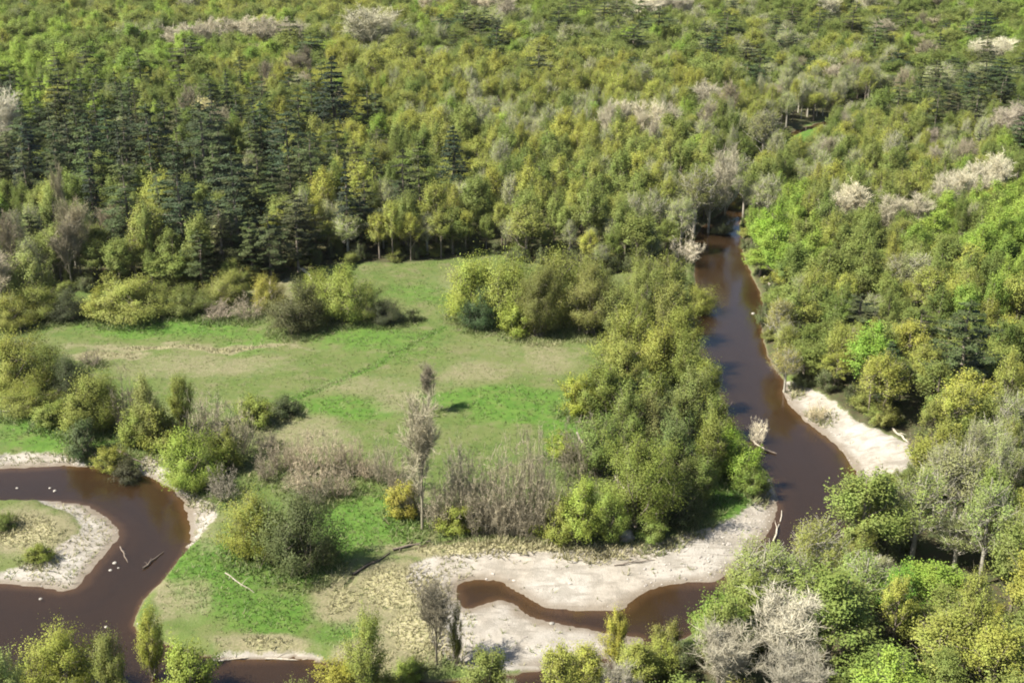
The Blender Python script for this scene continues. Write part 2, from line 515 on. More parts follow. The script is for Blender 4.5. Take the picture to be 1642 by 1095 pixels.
def water_mat():
    m, t, N, L = new_mat('water')
    geo = N.new('ShaderNodeNewGeometry')
    bmp = N.new('ShaderNodeBump'); bmp.inputs['Strength'].default_value = .22; bmp.inputs['Distance'].default_value = .12
    mp = N.new('ShaderNodeMapping'); mp.inputs['Scale'].default_value = (1, .6, 1); L.new(geo.outputs['Position'], mp.inputs[0])
    a = noise(N, L, mp.outputs[0], 1.1, 4, .6)
    b = noise(N, L, mp.outputs[0], .25, 3, .6)
    L.new(mth(N, L, 'ADD', a, mth(N, L, 'MULTIPLY', b, 1.5)), bmp.inputs['Height'])
    fr = N.new('ShaderNodeFresnel'); fr.inputs[0].default_value = 1.5; L.new(bmp.outputs[0], fr.inputs['Normal'])
    gl = N.new('ShaderNodeBsdfGlossy'); gl.inputs['Roughness'].default_value = .07; L.new(bmp.outputs[0], gl.inputs['Normal'])
    tr = N.new('ShaderNodeBsdfTransparent'); tr.inputs[0].default_value = (.88, .76, .62, 1)
    body = N.new('ShaderNodeBsdfDiffuse'); body.inputs[0].default_value = (.042, .026, .013, 1)
    m1 = N.new('ShaderNodeMixShader'); m1.inputs[0].default_value = .42
    L.new(tr.outputs[0], m1.inputs[1]); L.new(body.outputs[0], m1.inputs[2])
    mx = N.new('ShaderNodeMixShader'); L.new(fr.outputs[0], mx.inputs[0]); L.new(m1.outputs[0], mx.inputs[1]); L.new(gl.outputs[0], mx.inputs[2])
    o = N.new('ShaderNodeOutputMaterial'); L.new(mx.outputs[0], o.inputs[0])
    return m


wm = mesh_from('river', [(-180, 100, WATER_Z), (240, 100, WATER_Z), (420, 900, WATER_Z), (-180, 900, WATER_Z)], [(0, 1, 2, 3)], water_mat())
wo = bpy.data.objects.new('river', wm); COL.objects.link(wo)
tag(wo, 'brown winding river with dark tree reflections', kind='structure')

# ------------------------------------------------------------------ plant models


def limb(rng, a, b, n=4, wob=.06):
    a = np.asarray(a, float); b = np.asarray(b, float)
    t = np.linspace(0, 1, n)[:, None]
    p = a + (b - a) * t
    l = np.linalg.norm(b - a)
    p[1:-1] += rng.normal(size=(n - 2, 3)) * l * wob
    return p


def clump_leaves(rng, buf, centers, rc, nl, ls, flat=.75, up=.45, asp=.55, hub=0.):
    """feathery sprays: each clump is drawn out along its own branch and thins outward"""
    for c, r in zip(centers, rc):
        ax = np.array([c[0], c[1], abs(c[2]) * .38 + .3]) + rng.normal(size=3) * .5
        ax /= np.linalg.norm(ax)
        k = max(10, int(nl * rng.uniform(.45, 1.5) * (r / np.mean(rc)) ** 1.6))
        s_ = rng.normal(size=k) * .56
        q = rng.normal(size=(k, 3)) * .36 * np.array([1, 1, flat])
        p = c + r * (ax * (s_ * 1.25)[:, None] + q * (1.15 - .25 * s_)[:, None])
        nrm = ax * .35 + np.array([0, 0, up]) + rng.normal(size=(k, 3)) * .55
        o = (p - c) / r * .8 + (p - np.array([0, 0, hub])) / (np.linalg.norm(c - np.array([0, 0, hub])) + .5) * .7 + np.array([0, 0, .25])
        buf.leaves(rng, p, nrm, ls * rng.uniform(.6, 1.4, k), asp, o)


def m_leafy(seed, H=15., CR=3.7, cb=.17, nc=62, nl=84, ls=.21, twigs=0, mat='leafy', bark='bark', spread=1.0, top=.3):
    rng = np.random.default_rng(seed)
    tr, cr = Buf(), Buf()
    z0, z1 = H * cb, H
    C = np.array([0, 0, (z0 + z1) / 2]); rz = (z1 - z0) / 2
    lob = unit(rng, 6); amp = rng.uniform(.1, .5, 6)
    d = unit(rng, nc)
    d = d[d[:, 2] > -.72]
    mult = .72 + (np.clip(d @ lob.T, 0, 1) ** 3 * amp).max(axis=1)
    rad = rng.uniform(.35, 1, len(d)) ** .55 * mult
    wid = 1 - top * np.clip(d[:, 2], -.4, 1)
    cen = C + np.stack([d[:, 0] * CR * rad * wid, d[:, 1] * CR * rad * wid, d[:, 2] * rz * rad * .93], axis=1) * .88 * spread
    rc = CR * rng.uniform(.17, .36, len(d))
    lean = rng.normal(size=2) * .04 * H
    tp = np.array([[0, 0, -.5], [lean[0] * .2, lean[1] * .2, H * .3], [lean[0] * .6, lean[1] * .6, H * .6], [lean[0], lean[1], H * .86]])
    tr.tube(tp, [H * .018, H * .014, H * .009, H * .003], 7)
    for c in cen[:: max(1, len(cen) // 14)]:
        t = np.clip((c[2] - rng.uniform(.12, .3) * H) / (H * .86), .2, .9)
        k = t * 3; i = min(2, int(k)); a = tp[i] + (tp[i + 1] - tp[i]) * (k - i)
        tr.tube(limb(rng, a, c), [H * .006, H * .0045, H * .003, H * .0012], 5)
    if twigs:
        k = len(cen)
        for c in cen:
            e = c + unit(rng, twigs) * CR * .42 + np.array([0, 0, CR * .12])
            s0 = c - np.array([0, 0, CR * .25]) + rng.normal(size=(twigs, 3)) * .15
            tr.ribbons(rng, s0, e, .055, .02)
    clump_leaves(rng, cr, cen, rc, nl, ls, hub=C[2] - .15 * H)
    return tr, cr


def m_bare(seed, H=15., CR=3.2, nl=12, ns=8, nt=13, w=.075, base=.25, upw=.8, thick=1.0):
    rng = np.random.default_rng(seed)
    tr, cr = Buf(), Buf()
    lean = rng.normal(size=2) * .03 * H
    tp = np.array([[0, 0, -.5], [lean[0] * .3, lean[1] * .3, H * .3], [lean[0] * .7, lean[1] * .7, H * .65], [lean[0], lean[1], H * .95]])
    tr.tube(tp, np.array([.016, .012, .007, .002]) * H * thick, 7)
    for i in range(nl):
        t = rng.uniform(base, .72)
        a = np.array([lean[0] * t, lean[1] * t, t * H])
        az = i * 2.4 + rng.uniform(-.5, .5)
        rr = CR * rng.uniform(.5, 1)
        zt = H * rng.uniform(max(.55, t + .1), 1.0)
        rr *= math.sqrt(max(.12, 1 - ((zt / H - .68) / .38) ** 2))
        e = np.array([math.cos(az) * rr, math.sin(az) * rr, zt])
        P = limb(rng, a, e, 4, .05)
        tr.tube(P, np.array([.0055, .004, .003, .001]) * H * thick, 5)
        ld = (e - a) / np.linalg.norm(e - a)
        for j in range(ns):
            s = rng.uniform(.25, 1)
            k = s * 3; q = min(2, int(k)); p0 = P[q] + (P[q + 1] - P[q]) * (k - q)
            dv = ld * .5 + np.array([0, 0, upw]) + rng.normal(size=3) * .5
            dv /= np.linalg.norm(dv)
            p1 = p0 + dv * H * rng.uniform(.08, .17)
            tr.ribbons(rng, [p0], [p1], w * 1.5, w * .7)
            ss = rng.uniform(.1, 1, nt)[:, None]
            q0 = p0 + (p1 - p0) * ss
            dq = dv * .6 + np.array([0, 0, .35]) + rng.normal(size=(nt, 3)) * .55
            dq /= np.linalg.norm(dq, axis=1)[:, None]
            cr.ribbons(rng, q0, q0 + dq * H * rng.uniform(.035, .095, nt)[:, None], w, w * .4)
    return tr, cr


def m_pine(seed, H=20., CR=3.6, whorls=15, per=5, droop=.1, conic=.55, nq=40, start=.2, irr=.45, qs=.34, thick=.10):
    rng = np.random.default_rng(seed)
    tr, cr = Buf(), Buf()
    tr.tube([[0, 0, -.5], [0, 0, H * .4], [rng.normal() * .2, rng.normal() * .2, H * .75], [0, 0, H]], [H * .015, H * .011, H * .006, H * .001], 7)
    for w in range(whorls):
        u = (w + rng.uniform(-.25, .25)) / (whorls - 1)
        u = min(max(u, 0), 1)
        z = H * (start + (1 - start) * u * .985)
        prof = (1 - u) ** conic * (.55 + .45 * min(1, u / .18))
        L0 = CR * prof + .25
        a0 = rng.uniform(0, 6.28)
        for b in range(per):
            if rng.random() < .12: continue
            az = a0 + b * 6.283 / per + rng.uniform(-.35, .35)
            L = L0 * (1 + rng.uniform(-irr, irr * .6))
            dr = np.array([math.cos(az), math.sin(az), 0])
            rise = L * (rng.uniform(-.05, .22) - droop)
            p0 = np.array([0, 0, z]); p1 = p0 + dr * L + np.array([0, 0, rise])
            tr.ribbons(rng, [p0], [p1], .10, .03)
            k = int(nq * (.35 + .65 * L / CR))
            s = rng.uniform(.22, 1.04, k)
            wd = (.10 + .30 * np.sin(np.clip(s, 0, 1) * 2.6)) * L * .62
            lat = rng.uniform(-1, 1, k) * wd
            sd_ = np.array([-dr[1], dr[0], 0])
            p = p0 + dr * (s * L)[:, None] + sd_ * lat[:, None]
            p[:, 2] += rise * s ** 1.4 + rng.normal(size=k) * thick * L * .5 - np.abs(lat) * .12
            nrm = np.array([0, 0, 1.]) + dr * .25 + rng.normal(size=(k, 3)) * .45
            cr.leaves(rng, p, nrm, qs * rng.uniform(.6, 1.3, k), .5, dr * .6 + np.array([0, 0, .8]) + rng.normal(size=(k, 3)) * .2)
    k = 40
    p = np.stack([rng.normal(size=k) * .18, rng.normal(size=k) * .18, H * rng.uniform(.93, 1.01, k)], axis=1)
    cr.leaves(rng, p, unit(rng, k), .2, .5, unit(rng, k) + np.array([0, 0, .6]))
    return tr, cr


def m_shrub(seed, H=5., CR=3.2, nc=40, nl=56, ls=.27, stems=9, twigs=0, mid=.12, low=0.):
    rng = np.random.default_rng(seed)
    tr, cr = Buf(), Buf()
    d = unit(rng, nc)
    d[:, 2] = np.where(d[:, 2] < low, np.abs(d[:, 2]), d[:, 2])
    lob = unit(rng, 6); lob[:, 2] = np.abs(lob[:, 2]) * .8; amp = rng.uniform(.05, .75, 6)
    mult = .62 + (np.clip(d @ lob.T, 0, 1) ** 4 * amp).max(axis=1)
    rad = rng.uniform(.42, 1, nc) ** .5 * mult * .95
    zz = np.where(d[:, 2] > 0, d[:, 2] * H * (.94 - mid), d[:, 2] * H * mid * 1.05) * rad
    cen = np.stack([d[:, 0] * CR * rad, d[:, 1] * CR * rad, mid * H + zz], axis=1)
    rc = CR * rng.uniform(.15, .36, nc)
    for i in range(stems):
        c = cen[(i * 5) % nc]
        a = np.array([rng.normal() * .12 * CR, rng.normal() * .12 * CR, -.3])
        tr.tube(limb(rng, a, c, 4, .06), np.array([.11, .08, .05, .02]) * (H / 5) ** .7, 5)
    if twigs:
        for c in cen:
            e = c + unit(rng, twigs) * CR * .36 + np.array([0, 0, .45])
            tr.ribbons(rng, np.repeat([c - np.array([0, 0, .6])], twigs, 0), e, .05, .02)
    clump_leaves(rng, cr, cen, rc, nl, ls, .85, hub=mid * H * .6)
    return tr, cr


def m_bareshrub(seed, H=4., CR=2.6, ns=46, nt=16, w=.05):
    rng = np.random.default_rng(seed)
    tr, cr = Buf(), Buf()
    for i in range(ns):
        az = rng.uniform(0, 6.28); r = math.sqrt(rng.random())
        a = np.array([math.cos(az) * r * CR * .45, math.sin(az) * r * CR * .45, -.2])
        h = H * rng.uniform(.45, 1.05) * (1 - .40 * r * r)
        az2 = az + rng.normal() * .5
        e = np.array([math.cos(az2) * r * CR * rng.uniform(.6, 1.1), math.sin(az2) * r * CR * rng.uniform(.6, 1.1), h])
        P = limb(rng, a, e, 5, .05)
        tr.tube(P, [.035, .03, .022, .014, .006], 4)
        l = np.linalg.norm(e - a)
        for q in range(nt // 5):
            k = rng.uniform(1.0, 4.0); m = min(3, int(k)); p0 = P[m] + (P[m + 1] - P[m]) * (k - m)
            dv = (e - a) / l * .5 + rng.normal(size=3) * .5; dv[2] = abs(dv[2]); dv /= np.linalg.norm(dv)
            p1 = p0 + dv * H * rng.uniform(.10, .22)
            cr.ribbons(rng, [p0], [p1], w * 1.2, w * .6)
            s_ = rng.uniform(.1, 1, 7)[:, None]
            dq = dv * .5 + np.array([0, 0, .15]) + rng.normal(size=(7, 3)) * .6
            dq /= np.linalg.norm(dq, axis=1)[:, None]
            q0 = p0 + (p1 - p0) * s_
            cr.ribbons(rng, q0, q0 + dq * H * rng.uniform(.04, .12, 7)[:, None], w, w * .4)
    return tr, cr


KINDS = {}   # kind -> dict(nominal H, R, variants [(trunk mesh, crown mesh)], parts' names)


def kind(name, H, CR, maker, seeds, bark, leaf, pn=('trunk', 'crown')):
    vs = []
    for s in seeds:
        a, b = maker(s)
        vs.append((a.mesh(pn[0], M[bark], True), b.mesh(pn[1], M[leaf])))
    KINDS[name] = dict(H=H, R=CR, v=vs, pn=pn)


kind('leafy_tree', 15, 3.7, lambda s: m_leafy(s, nc=66, nl=175, ls=.135), range(10, 18), 'bark', 'leafy')
kind('budding_tree', 15, 3.8, lambda s: m_leafy(s, nc=74, nl=135, ls=.125, cb=.24, twigs=3), range(20, 28), 'bark', 'budding')
kind('spring_tree', 15, 3.7, lambda s: m_leafy(s, nc=66, nl=180, ls=.135, cb=.12), range(30, 37), 'bark', 'spring')
kind('pale_tree', 16, 3.5, lambda s: m_leafy(s, H=16, CR=3.5, nc=84, nl=105, ls=.10, cb=.16, twigs=9, top=.15), range(40, 47), 'bark_pale', 'pale')
kind('bare_tree', 15, 3.2, lambda s: m_bare(s, nl=20, ns=11, nt=26, w=.042, base=.15, thick=.8), range(50, 57), 'bark_pale', 'twig')
kind('pine_tree', 20, 3.8, lambda s: m_pine(s, CR=4.1, nq=200, qs=.17, whorls=11, per=6, irr=.45, conic=.46, thick=.10), range(60, 67), 'bark', 'pine')
kind('spruce_tree', 20, 3.6, lambda s: m_pine(s, whorls=20, per=7, droop=.2, conic=.75, start=.05, irr=.32, nq=100, CR=3.6, qs=.17), range(70, 74), 'bark', 'spruce')
kind('willow_tree', 11, 4.2, lambda s: m_shrub(s, H=11, CR=4.2, nc=58, nl=290, ls=.12, stems=16, twigs=5, mid=.36, low=-.9), range(110, 119), 'bark', 'willowtree', ('stems', 'foliage'))
kind('willow_shrub', 6, 3.4, lambda s: m_shrub(s, H=6, CR=3.4, nc=44, nl=240, ls=.115, twigs=4, mid=.22, low=-.8), range(80, 89), 'bark', 'willow', ('stems', 'foliage'))
kind('dark_shrub', 5, 3.2, lambda s: m_shrub(s, H=5, CR=3.2, nc=38, nl=190, ls=.115, twigs=5, mid=.2, low=-.8), range(90, 96), 'bark', 'shrub', ('stems', 'foliage'))
kind('bare_shrub', 4, 2.6, lambda s: m_bareshrub(s, ns=40, nt=30, w=.026), range(100, 106), 'twigbrown', 'twigbrown', ('stems', 'twigs'))

BIG = {}
BIG['willow_tree'] = dict(H=17, R=7.5, v=[], pn=('stems', 'foliage'))
for s in range(130, 134):
    a, b = m_shrub(s, H=17, CR=7.5, nc=84, nl=620, ls=.12, stems=26, twigs=6, mid=.36, low=-.9)
    BIG['willow_tree']['v'].append((a.mesh('stems', M['bark'], True), b.mesh('foliage', M['willowtree'])))
for nm, lf, s0 in (('willow_shrub', 'willow', 140), ('dark_shrub', 'shrub', 150)):
    BIG[nm] = dict(H=10, R=6, v=[], pn=('stems', 'foliage'))
    for s in range(s0, s0 + 3):
        a, b = m_shrub(s, H=10, CR=6, nc=64, nl=460, ls=.115, stems=18, twigs=5, mid=.24, low=-.85)
        BIG[nm]['v'].append((a.mesh('stems', M['bark'], True), b.mesh('foliage', M[lf])))



def place(kname, x, y, z, h, r, label, group=None, cat=None, tint=None, ttint=None, rot=None, var=None):
    k = KINDS[kname]
    if kname in BIG and r / k['R'] > 1.3: k = BIG[kname]
    i = rnd.randrange(len(k['v'])) if var is None else var % len(k['v'])
    root = bpy.data.objects.new(kname, None)
    root.empty_display_size = .5
    COL.objects.link(root)
    root.location = (x, y, z)
    root.rotation_euler = (0, 0, rnd.uniform(0, 6.28) if rot is None else rot)
    root.scale = (r / k['R'], r / k['R'], h / k['H'])
    for j in (0, 1):
        c = bpy.data.objects.new(k['pn'][j], k['v'][i][j])
        c.parent = root
        COL.objects.link(c)
        tt = (ttint, tint)[j]
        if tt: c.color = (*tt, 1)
    tag(root, label, cat or ('shrub' if 'shrub' in kname else 'tree'), group)
    return root


def gh(x, y):
    return float(ground(np.array([x]), np.array([y]))[0][0])

# ------------------------------------------------------------------ single plants traced from the photograph
# kind, x, top y, foot y, width (photo px), label, tint (plants labelled as shaded have shade put into their tint)
T = (1, 1, 1)
LM = [
    # upper forest
    ('spruce_tree', 540, 104, 250, 96, 'tall broad dark spruce standing out of the golden trees', (.85, .9, .9)),
    ('spruce_tree', 728, 208, 340, 80, 'narrow dark spruce amid olive trees above the meadow', (.95, 1, .9)),
    ('spruce_tree', 1390, 310, 378, 46, 'small dark conifer between whitish bare trees', (.9, 1, .9)),
    ('spruce_tree', 60, 212, 345, 84, 'bluish dark spruce at the edge of the pine stand', (.8, .9, 1)),
    ('pine_tree', 1532, 498, 668, 92, 'layered pine with bare lower trunk above the sandy bank', (1, 1.05, .95)),
    ('pine_tree', 1595, 96, 180, 70, 'far wide dark pine near the whitish thicket', (.85, .95, .95)),
    ('pine_tree', 1548, 118, 200, 52, 'far dark pine beside the wide one', (.85, .95, .95)),
    ('pine_tree', 252, 185, 350, 66, 'tallest pine in the middle of the dark pine stand', (.8, .9, .85)),
    ('pine_tree', 335, 180, 345, 66, 'dark pine just beneath the cream tree', (.8, .85, .9)),
    ('pine_tree', 160, 215, 372, 72, 'yellowish pine with layered boughs in the pine stand', (1.35, 1.35, .9)),
    ('pine_tree', 385, 245, 432, 72, 'dark pine at the meadow side of the pine stand', (.85, .9, .9)),
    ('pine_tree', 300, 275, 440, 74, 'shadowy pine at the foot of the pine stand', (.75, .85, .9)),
    ('pine_tree', 215, 280, 440, 70, 'olive pine at the foot of the pine stand', (1.2, 1.2, .9)),
    ('pine_tree', 470, 190, 340, 70, 'dark pine between the pine stand and the tall spruce', (.85, .95, .9)),
    ('pine_tree', 1300, 90, 150, 36, 'far dark pine in the pale upstream woods', T),
    ('pale_tree', 330, 160, 250, 52, 'cream blossoming tree behind the dark pine stand', (1.75, 1.55, 1.55)),
    ('bare_tree', 20, 170, 290, 62, 'whitish bare tree behind the bluish spruce', T),
    # bare groves, far
    *[('bare_tree', x, y0, y0 + 62, 44, f'{w} grey bare tree of the broad grove on the far slope', (.95, .88, .82)) for x, y0, w in
      ((290, 62, 'outermost pinkish'), (318, 56, 'squat pinkish'), (345, 53, 'dense whitish'), (372, 50, 'rounded whitish'), (400, 50, 'tall whitish'), (428, 49, 'mid-grove pale'), (455, 50, 'pale greenish'), (482, 53, 'last greenish'))],
    ('bare_tree', 600, 30, 118, 86, 'big round pale grey tree above the tall spruce', (.92, .93, .78)),
    ('pale_tree', 570, 38, 112, 52, 'pale greenish tree beside the big round grey one', (1, 1, 1)),
    *[('bare_tree', x, y0, y0 + 60, 46, f'{w} whitish bare tree of the farthest grove', (1, .97, .95)) for x, y0, w in ((1035, 6, 'squat'), (1062, 0, 'tallest'), (1090, 2, 'rounded'))],
    *[('bare_tree', x, y0, y0 + 62, 40, f'{w} pinkish bare tree of the far row', (1.0, .9, .82)) for x, y0, w in ((760, -6, 'lowest'), (785, -4, 'widest'), (812, 8, 'lone drooping'), (690, 2, 'outlying'))],
    *[('bare_tree', x, y0, y0 + 88, 38, f'{w} white bare tree of the white-stemmed grove', (1.05, 1, .88)) for x, y0, w in ((975, 172, 'shorter'), (1000, 168, 'upright'), (1025, 168, 'brightest'), (1050, 170, 'leaning'), (1072, 172, 'last'))],
    ('bare_tree', 1132, 136, 200, 50, 'grey bare tree above the white-stemmed grove', (1, .95, .88)),
    ('pale_tree', 1222, 158, 262, 62, 'greyish olive tree at the upstream bend', (.8, .75, .7)),
    *[('bare_tree', x, y0, y0 + 84, 46, f'{w} whitish bare tree of the long grove above the bank', (1, .97, .86)) for x, y0, w in ((1505, 284, 'lowest'), (1532, 276, 'rounded'), (1560, 268, 'widest'), (1590, 258, 'tallest'))],
    *[('bare_tree', x, y0, y0 + 80, 52, f'{w} greyish bare tree beside the small dark conifer', (.95, .9, .76)) for x, y0, w in ((1335, 312, 'broad'), (1362, 302, 'tall'), (1420, 318, 'slim'), (1462, 318, 'bright'))],
    *[('bare_tree', x, y0, y0 + 60, 46, f'{w} whitish bare tree above the far wide pine', (1, 1, .9)) for x, y0, w in ((1572, 70, 'broad'), (1602, 68, 'tall'))],
    *[('bare_tree', x, y0, y0 + 72, 50, f'{w} purple-grey bare tree near the far river glimpse', (.88, .78, .76)) for x, y0, w in ((1600, 180, 'smaller'), (1630, 172, 'larger'))],
    *[('bare_tree', x, y0, y0 + 60, 40, f'{w} bare tree on the far skyline side', (.95, .95, .85)) for x, y0, w in ((235, -8, 'pale greenish'), (312, 2, 'whitish slim'), (1325, 0, 'greyish'), (1385, -4, 'slim grey'))],
    ('bare_tree', 1050, 88, 132, 40, 'low sandy-coloured bare crown in the golden trees', (1.05, .9, .72)),
    # beside the upper river
    ('pale_tree', 1112, 255, 372, 74, 'greyish brown tree overhanging the head of the river', (.72, .66, .56)),
    ('bare_tree', 1160, 240, 365, 46, 'grey bare tree right at the dark head of the river', (.8, .76, .68)),
    ('pale_tree', 1192, 236, 345, 52, 'greenish grey tree closing off the head of the river', (.72, .75, .6)),
    ('leafy_tree', 1216, 248, 352, 58, 'olive tree at the far side of the dark head of the river', (.9, .92, .9)),
    ('pale_tree', 1136, 268, 368, 56, 'brownish grey slim tree next to the overhanging one', (.68, .62, .55)),
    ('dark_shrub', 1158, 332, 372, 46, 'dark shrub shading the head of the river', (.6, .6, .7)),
    ('bare_shrub', 1098, 372, 425, 62, 'pinkish white leafless shrub on the upper river bank', (1.5, 1.45, 1.45)),
    # meadow's upper edge
    ('willow_shrub', 205, 440, 520, 132, 'wide yellow-green willow bush at the top of the meadow', (1, 1, .9)),
    ('willow_shrub', 155, 462, 520, 46, 'small bright willow bush leaning on the wide one', (1.05, 1, .8)),
    ('dark_shrub', 108, 462, 520, 74, 'dark low bush beside the small bright willow', (.72, .68, .8)),
    ('pale_tree', 52, 385, 508, 76, 'pale yellow-green tree at the edge of the meadow', (.95, .95, .72)),
    ('bare_tree', 8, 410, 512, 60, 'pinkish grey bare tree at the meadow margin', (.85, .74, .66)),
    ('bare_shrub', 350, 480, 520, 62, 'low brown leafless shrub by the bright grass', (.85, .72, .72)),
    ('bare_shrub', 400, 474, 519, 66, 'low greyish brown shrub next to the rust-tinged bush', (.95, .85, .75)),
    ('willow_shrub', 300, 455, 512, 70, 'olive bush behind the low brown shrubs', (.75, .75, .8)),
    ('willow_shrub', 370, 430, 495, 80, 'olive bush under the pines behind the brown shrubs', (.8, .78, .75)),
    ('dark_shrub', 482, 445, 541, 100, 'dark bush with rusty tinge standing in the meadow', (1.0, .85, .8)),
    ('willow_shrub', 548, 418, 524, 92, 'tall light willow behind the rust-tinged bush', (1, 1.05, .85)),
    ('willow_shrub', 590, 445, 522, 62, 'olive willow beside the tall light willow', (.8, .85, .8)),
    ('dark_shrub', 618, 478, 526, 58, 'low dark bush at the end of the willow row', (.6, .6, .7)),
    ('dark_shrub', 661, 494, 520, 30, 'little dark bush alone by the track', (.85, .9, .8)),
    # large clump in mid meadow
    ('willow_shrub', 762, 396, 520, 92, 'bright yellow-green willow leading the large clump', (1.1, 1.15, .8)),
    ('willow_shrub', 815, 395, 532, 98, 'tall willow in the large clump', (.95, 1.0, .8)),
    ('dark_shrub', 772, 455, 534, 66, 'blue-green shaded bush in the large clump', (.75, 1, 1)),
    ('willow_shrub', 830, 478, 545, 58, 'low fresh willow at the front of the large clump', (1, 1.05, .7)),
    ('pale_tree', 866, 415, 540, 86, 'greyish tree in the middle of the large clump', (.68, .64, .6)),
    ('willow_shrub', 900, 384, 520, 116, 'broad olive willow at the back of the large clump', (.85, .83, .75)),
    ('pale_tree', 945, 412, 535, 88, 'brownish grey tree ending the large clump', (.7, .62, .55)),
    ('willow_shrub', 950, 400, 500, 80, 'olive willow behind the brownish grey tree', (.8, .8, .75)),
    # along the right river's bank, downstream
    ('pale_tree', 1030, 395, 520, 84, 'pale tree on the bank between clump and river', (.75, .74, .6)),
    ('pale_tree', 1075, 432, 545, 76, 'yellowish tree leaning over the straight reach', (.9, .9, .6)),
    ('willow_shrub', 1122, 440, 500, 70, 'yellow-green willow overhanging the straight reach', (1.0, .98, .8)),
    ('willow_shrub', 1010, 470, 585, 90, 'round yellow-green willow beside the meadow', (.95, .95, .8)),
    ('pale_tree', 1060, 500, 615, 86, 'olive tree behind the row on the straight reach', (.8, .82, .55)),
    ('willow_shrub', 1100, 520, 625, 82, 'olive willow above the river shadow', (.85, .88, .75)),
    ('pale_tree', 965, 545, 672, 88, 'olive tree at the corner of the mid meadow', (.72, .76, .5)),
    ('willow_shrub', 925, 590, 672, 62, 'yellow willow at the tip of the lush strip', (1.05, 1.05, .6)),
    ('pale_tree', 1040, 570, 720, 96, 'tall greyish olive tree in the bank grove', (.74, .76, .55)),
    ('pale_tree', 1110, 555, 700, 92, 'tall light olive tree at the river side of the bank grove', (.82, .86, .6)),
    ('leafy_tree', 1150, 610, 735, 70, 'green tree between the bank grove and the river', (1.05, 1.05, .9)),
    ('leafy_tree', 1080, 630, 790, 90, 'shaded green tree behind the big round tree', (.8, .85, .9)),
    ('bare_tree', 930, 655, 775, 70, 'greyish twiggy tree behind the big round tree', (.75, .73, .6)),
    ('leafy_tree', 1025, 655, 845, 150, 'big round olive tree by the gravel bar', (1.35, 1.25, .9)),
    ('leafy_tree', 935, 735, 868, 106, 'round yellowish olive tree joined to the big one', (1.35, 1.25, .85)),
    ('leafy_tree', 982, 775, 872, 70, 'green low tree at the foot of the big round one', (1.1, 1.15, .8)),
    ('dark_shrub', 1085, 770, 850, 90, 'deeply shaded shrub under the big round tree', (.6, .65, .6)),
    ('willow_shrub', 1165, 680, 770, 92, 'fresh green bush at the tip of the wooded bank', (.85, 1.1, .6)),
    ('willow_shrub', 1196, 712, 785, 62, 'fresh green bush closest to the snag in the river', (.8, 1.05, .6)),
    ('bare_shrub', 1216, 652, 705, 40, 'whitish snag of branches leaning into the river', (1.9, 1.85, 1.85)),
    *[('pale_tree', x, y0, y1, w, lab, t) for x, y0, y1, w, lab, t in (
        (1000, 590, 742, 92, 'olive tree behind the round yellowish one', (.74, .78, .5)), (958, 630, 765, 84, 'mid-green tree at the inner corner of the bank grove', (.7, .78, .5)),
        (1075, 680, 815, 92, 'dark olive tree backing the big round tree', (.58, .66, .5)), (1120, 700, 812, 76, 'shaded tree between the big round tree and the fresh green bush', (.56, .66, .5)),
        (1140, 640, 770, 76, 'light olive tree near the snag in the river', (.82, .86, .55)), (985, 440, 545, 76, 'olive tree closing the large clump toward the river', (.75, .76, .55)),
        (1095, 470, 592, 74, 'yellowish olive tree at the dark river shadow', (.85, .86, .5)), (1002, 515, 630, 84, 'light olive tree by the bright meadow margin', (.85, .86, .55)),
        (1132, 545, 655, 62, 'olive tree touching the straight reach', (.82, .84, .55)), (1045, 610, 740, 80, 'grey-tinged tree inside the bank grove', (.72, .7, .6)), (1070, 395, 490, 70, 'brownish olive tree at the top of the straight reach', (.72, .68, .5)))],
    *[('willow_shrub', x, y0, y1, w, lab, t) for x, y0, y1, w, lab, t in (
        (900, 790, 875, 66, 'yellowish low bush at the foot of the grey thicket', (.9, .88, .7)), (1045, 820, 872, 60, 'low bush between boulder and deep shade', (.7, .8, .7)),
        (900, 690, 745, 50, 'bright yellow-green bush on the lush strip', (1.05, 1.1, .7)), (1205, 745, 800, 50, 'low dark-green bush by the stony shore', (.6, .75, .6)),
        (265, 640, 730, 74, 'yellowish willow among the bend willows', (.85, .82, .65)), (130, 620, 705, 66, 'olive willow over the blackish shrub', (.8, .82, .7)), (222, 640, 722, 60, 'greenish willow between grey twigs', (.8, .85, .7)),
        (360, 680, 760, 60, 'dull olive bush beside the bright green round willow', (.78, .78, .65)), (255, 455, 514, 80, 'pale olive bush adjoining the wide willow', (.85, .85, .8)), (430, 440, 505, 60, 'straw-tinted bush behind the rust-tinged one', (1.1, .95, .75)),
        (70, 450, 522, 76, 'olive bush below the pale margin tree', (.8, .8, .7)), (510, 430, 500, 70, 'yellow-green bush behind the rust-tinged bush', (.95, .95, .75)), (20, 470, 535, 80, 'straw-green bush at the meadow margin', (.95, .88, .75)),
        (620, 1060, 1120, 70, 'straw-green bush at the gravel edge', (1.0, .95, .75)), (655, 1040, 1090, 50, 'small fresh bush at the gravel edge', (.85, 1.0, .7)))],
    # left meadow groups
    ('willow_shrub', 30, 525, 640, 116, 'large yellow-green willow at the margin of the meadow', (.95, .92, .75)),
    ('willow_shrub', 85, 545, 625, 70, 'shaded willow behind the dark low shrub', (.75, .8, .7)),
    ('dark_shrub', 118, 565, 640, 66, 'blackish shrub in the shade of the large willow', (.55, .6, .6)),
    ('bare_shrub', 148, 558, 592, 40, 'brownish leafless shrub at the start of the pale path', (.75, .68, .65)),
    ('willow_shrub', 40, 612, 672, 92, 'low olive willow below the large one', (.85, .85, .7)),
    ('willow_shrub', 85, 640, 690, 60, 'small olive bush on the bright grass', (.8, .85, .7)),
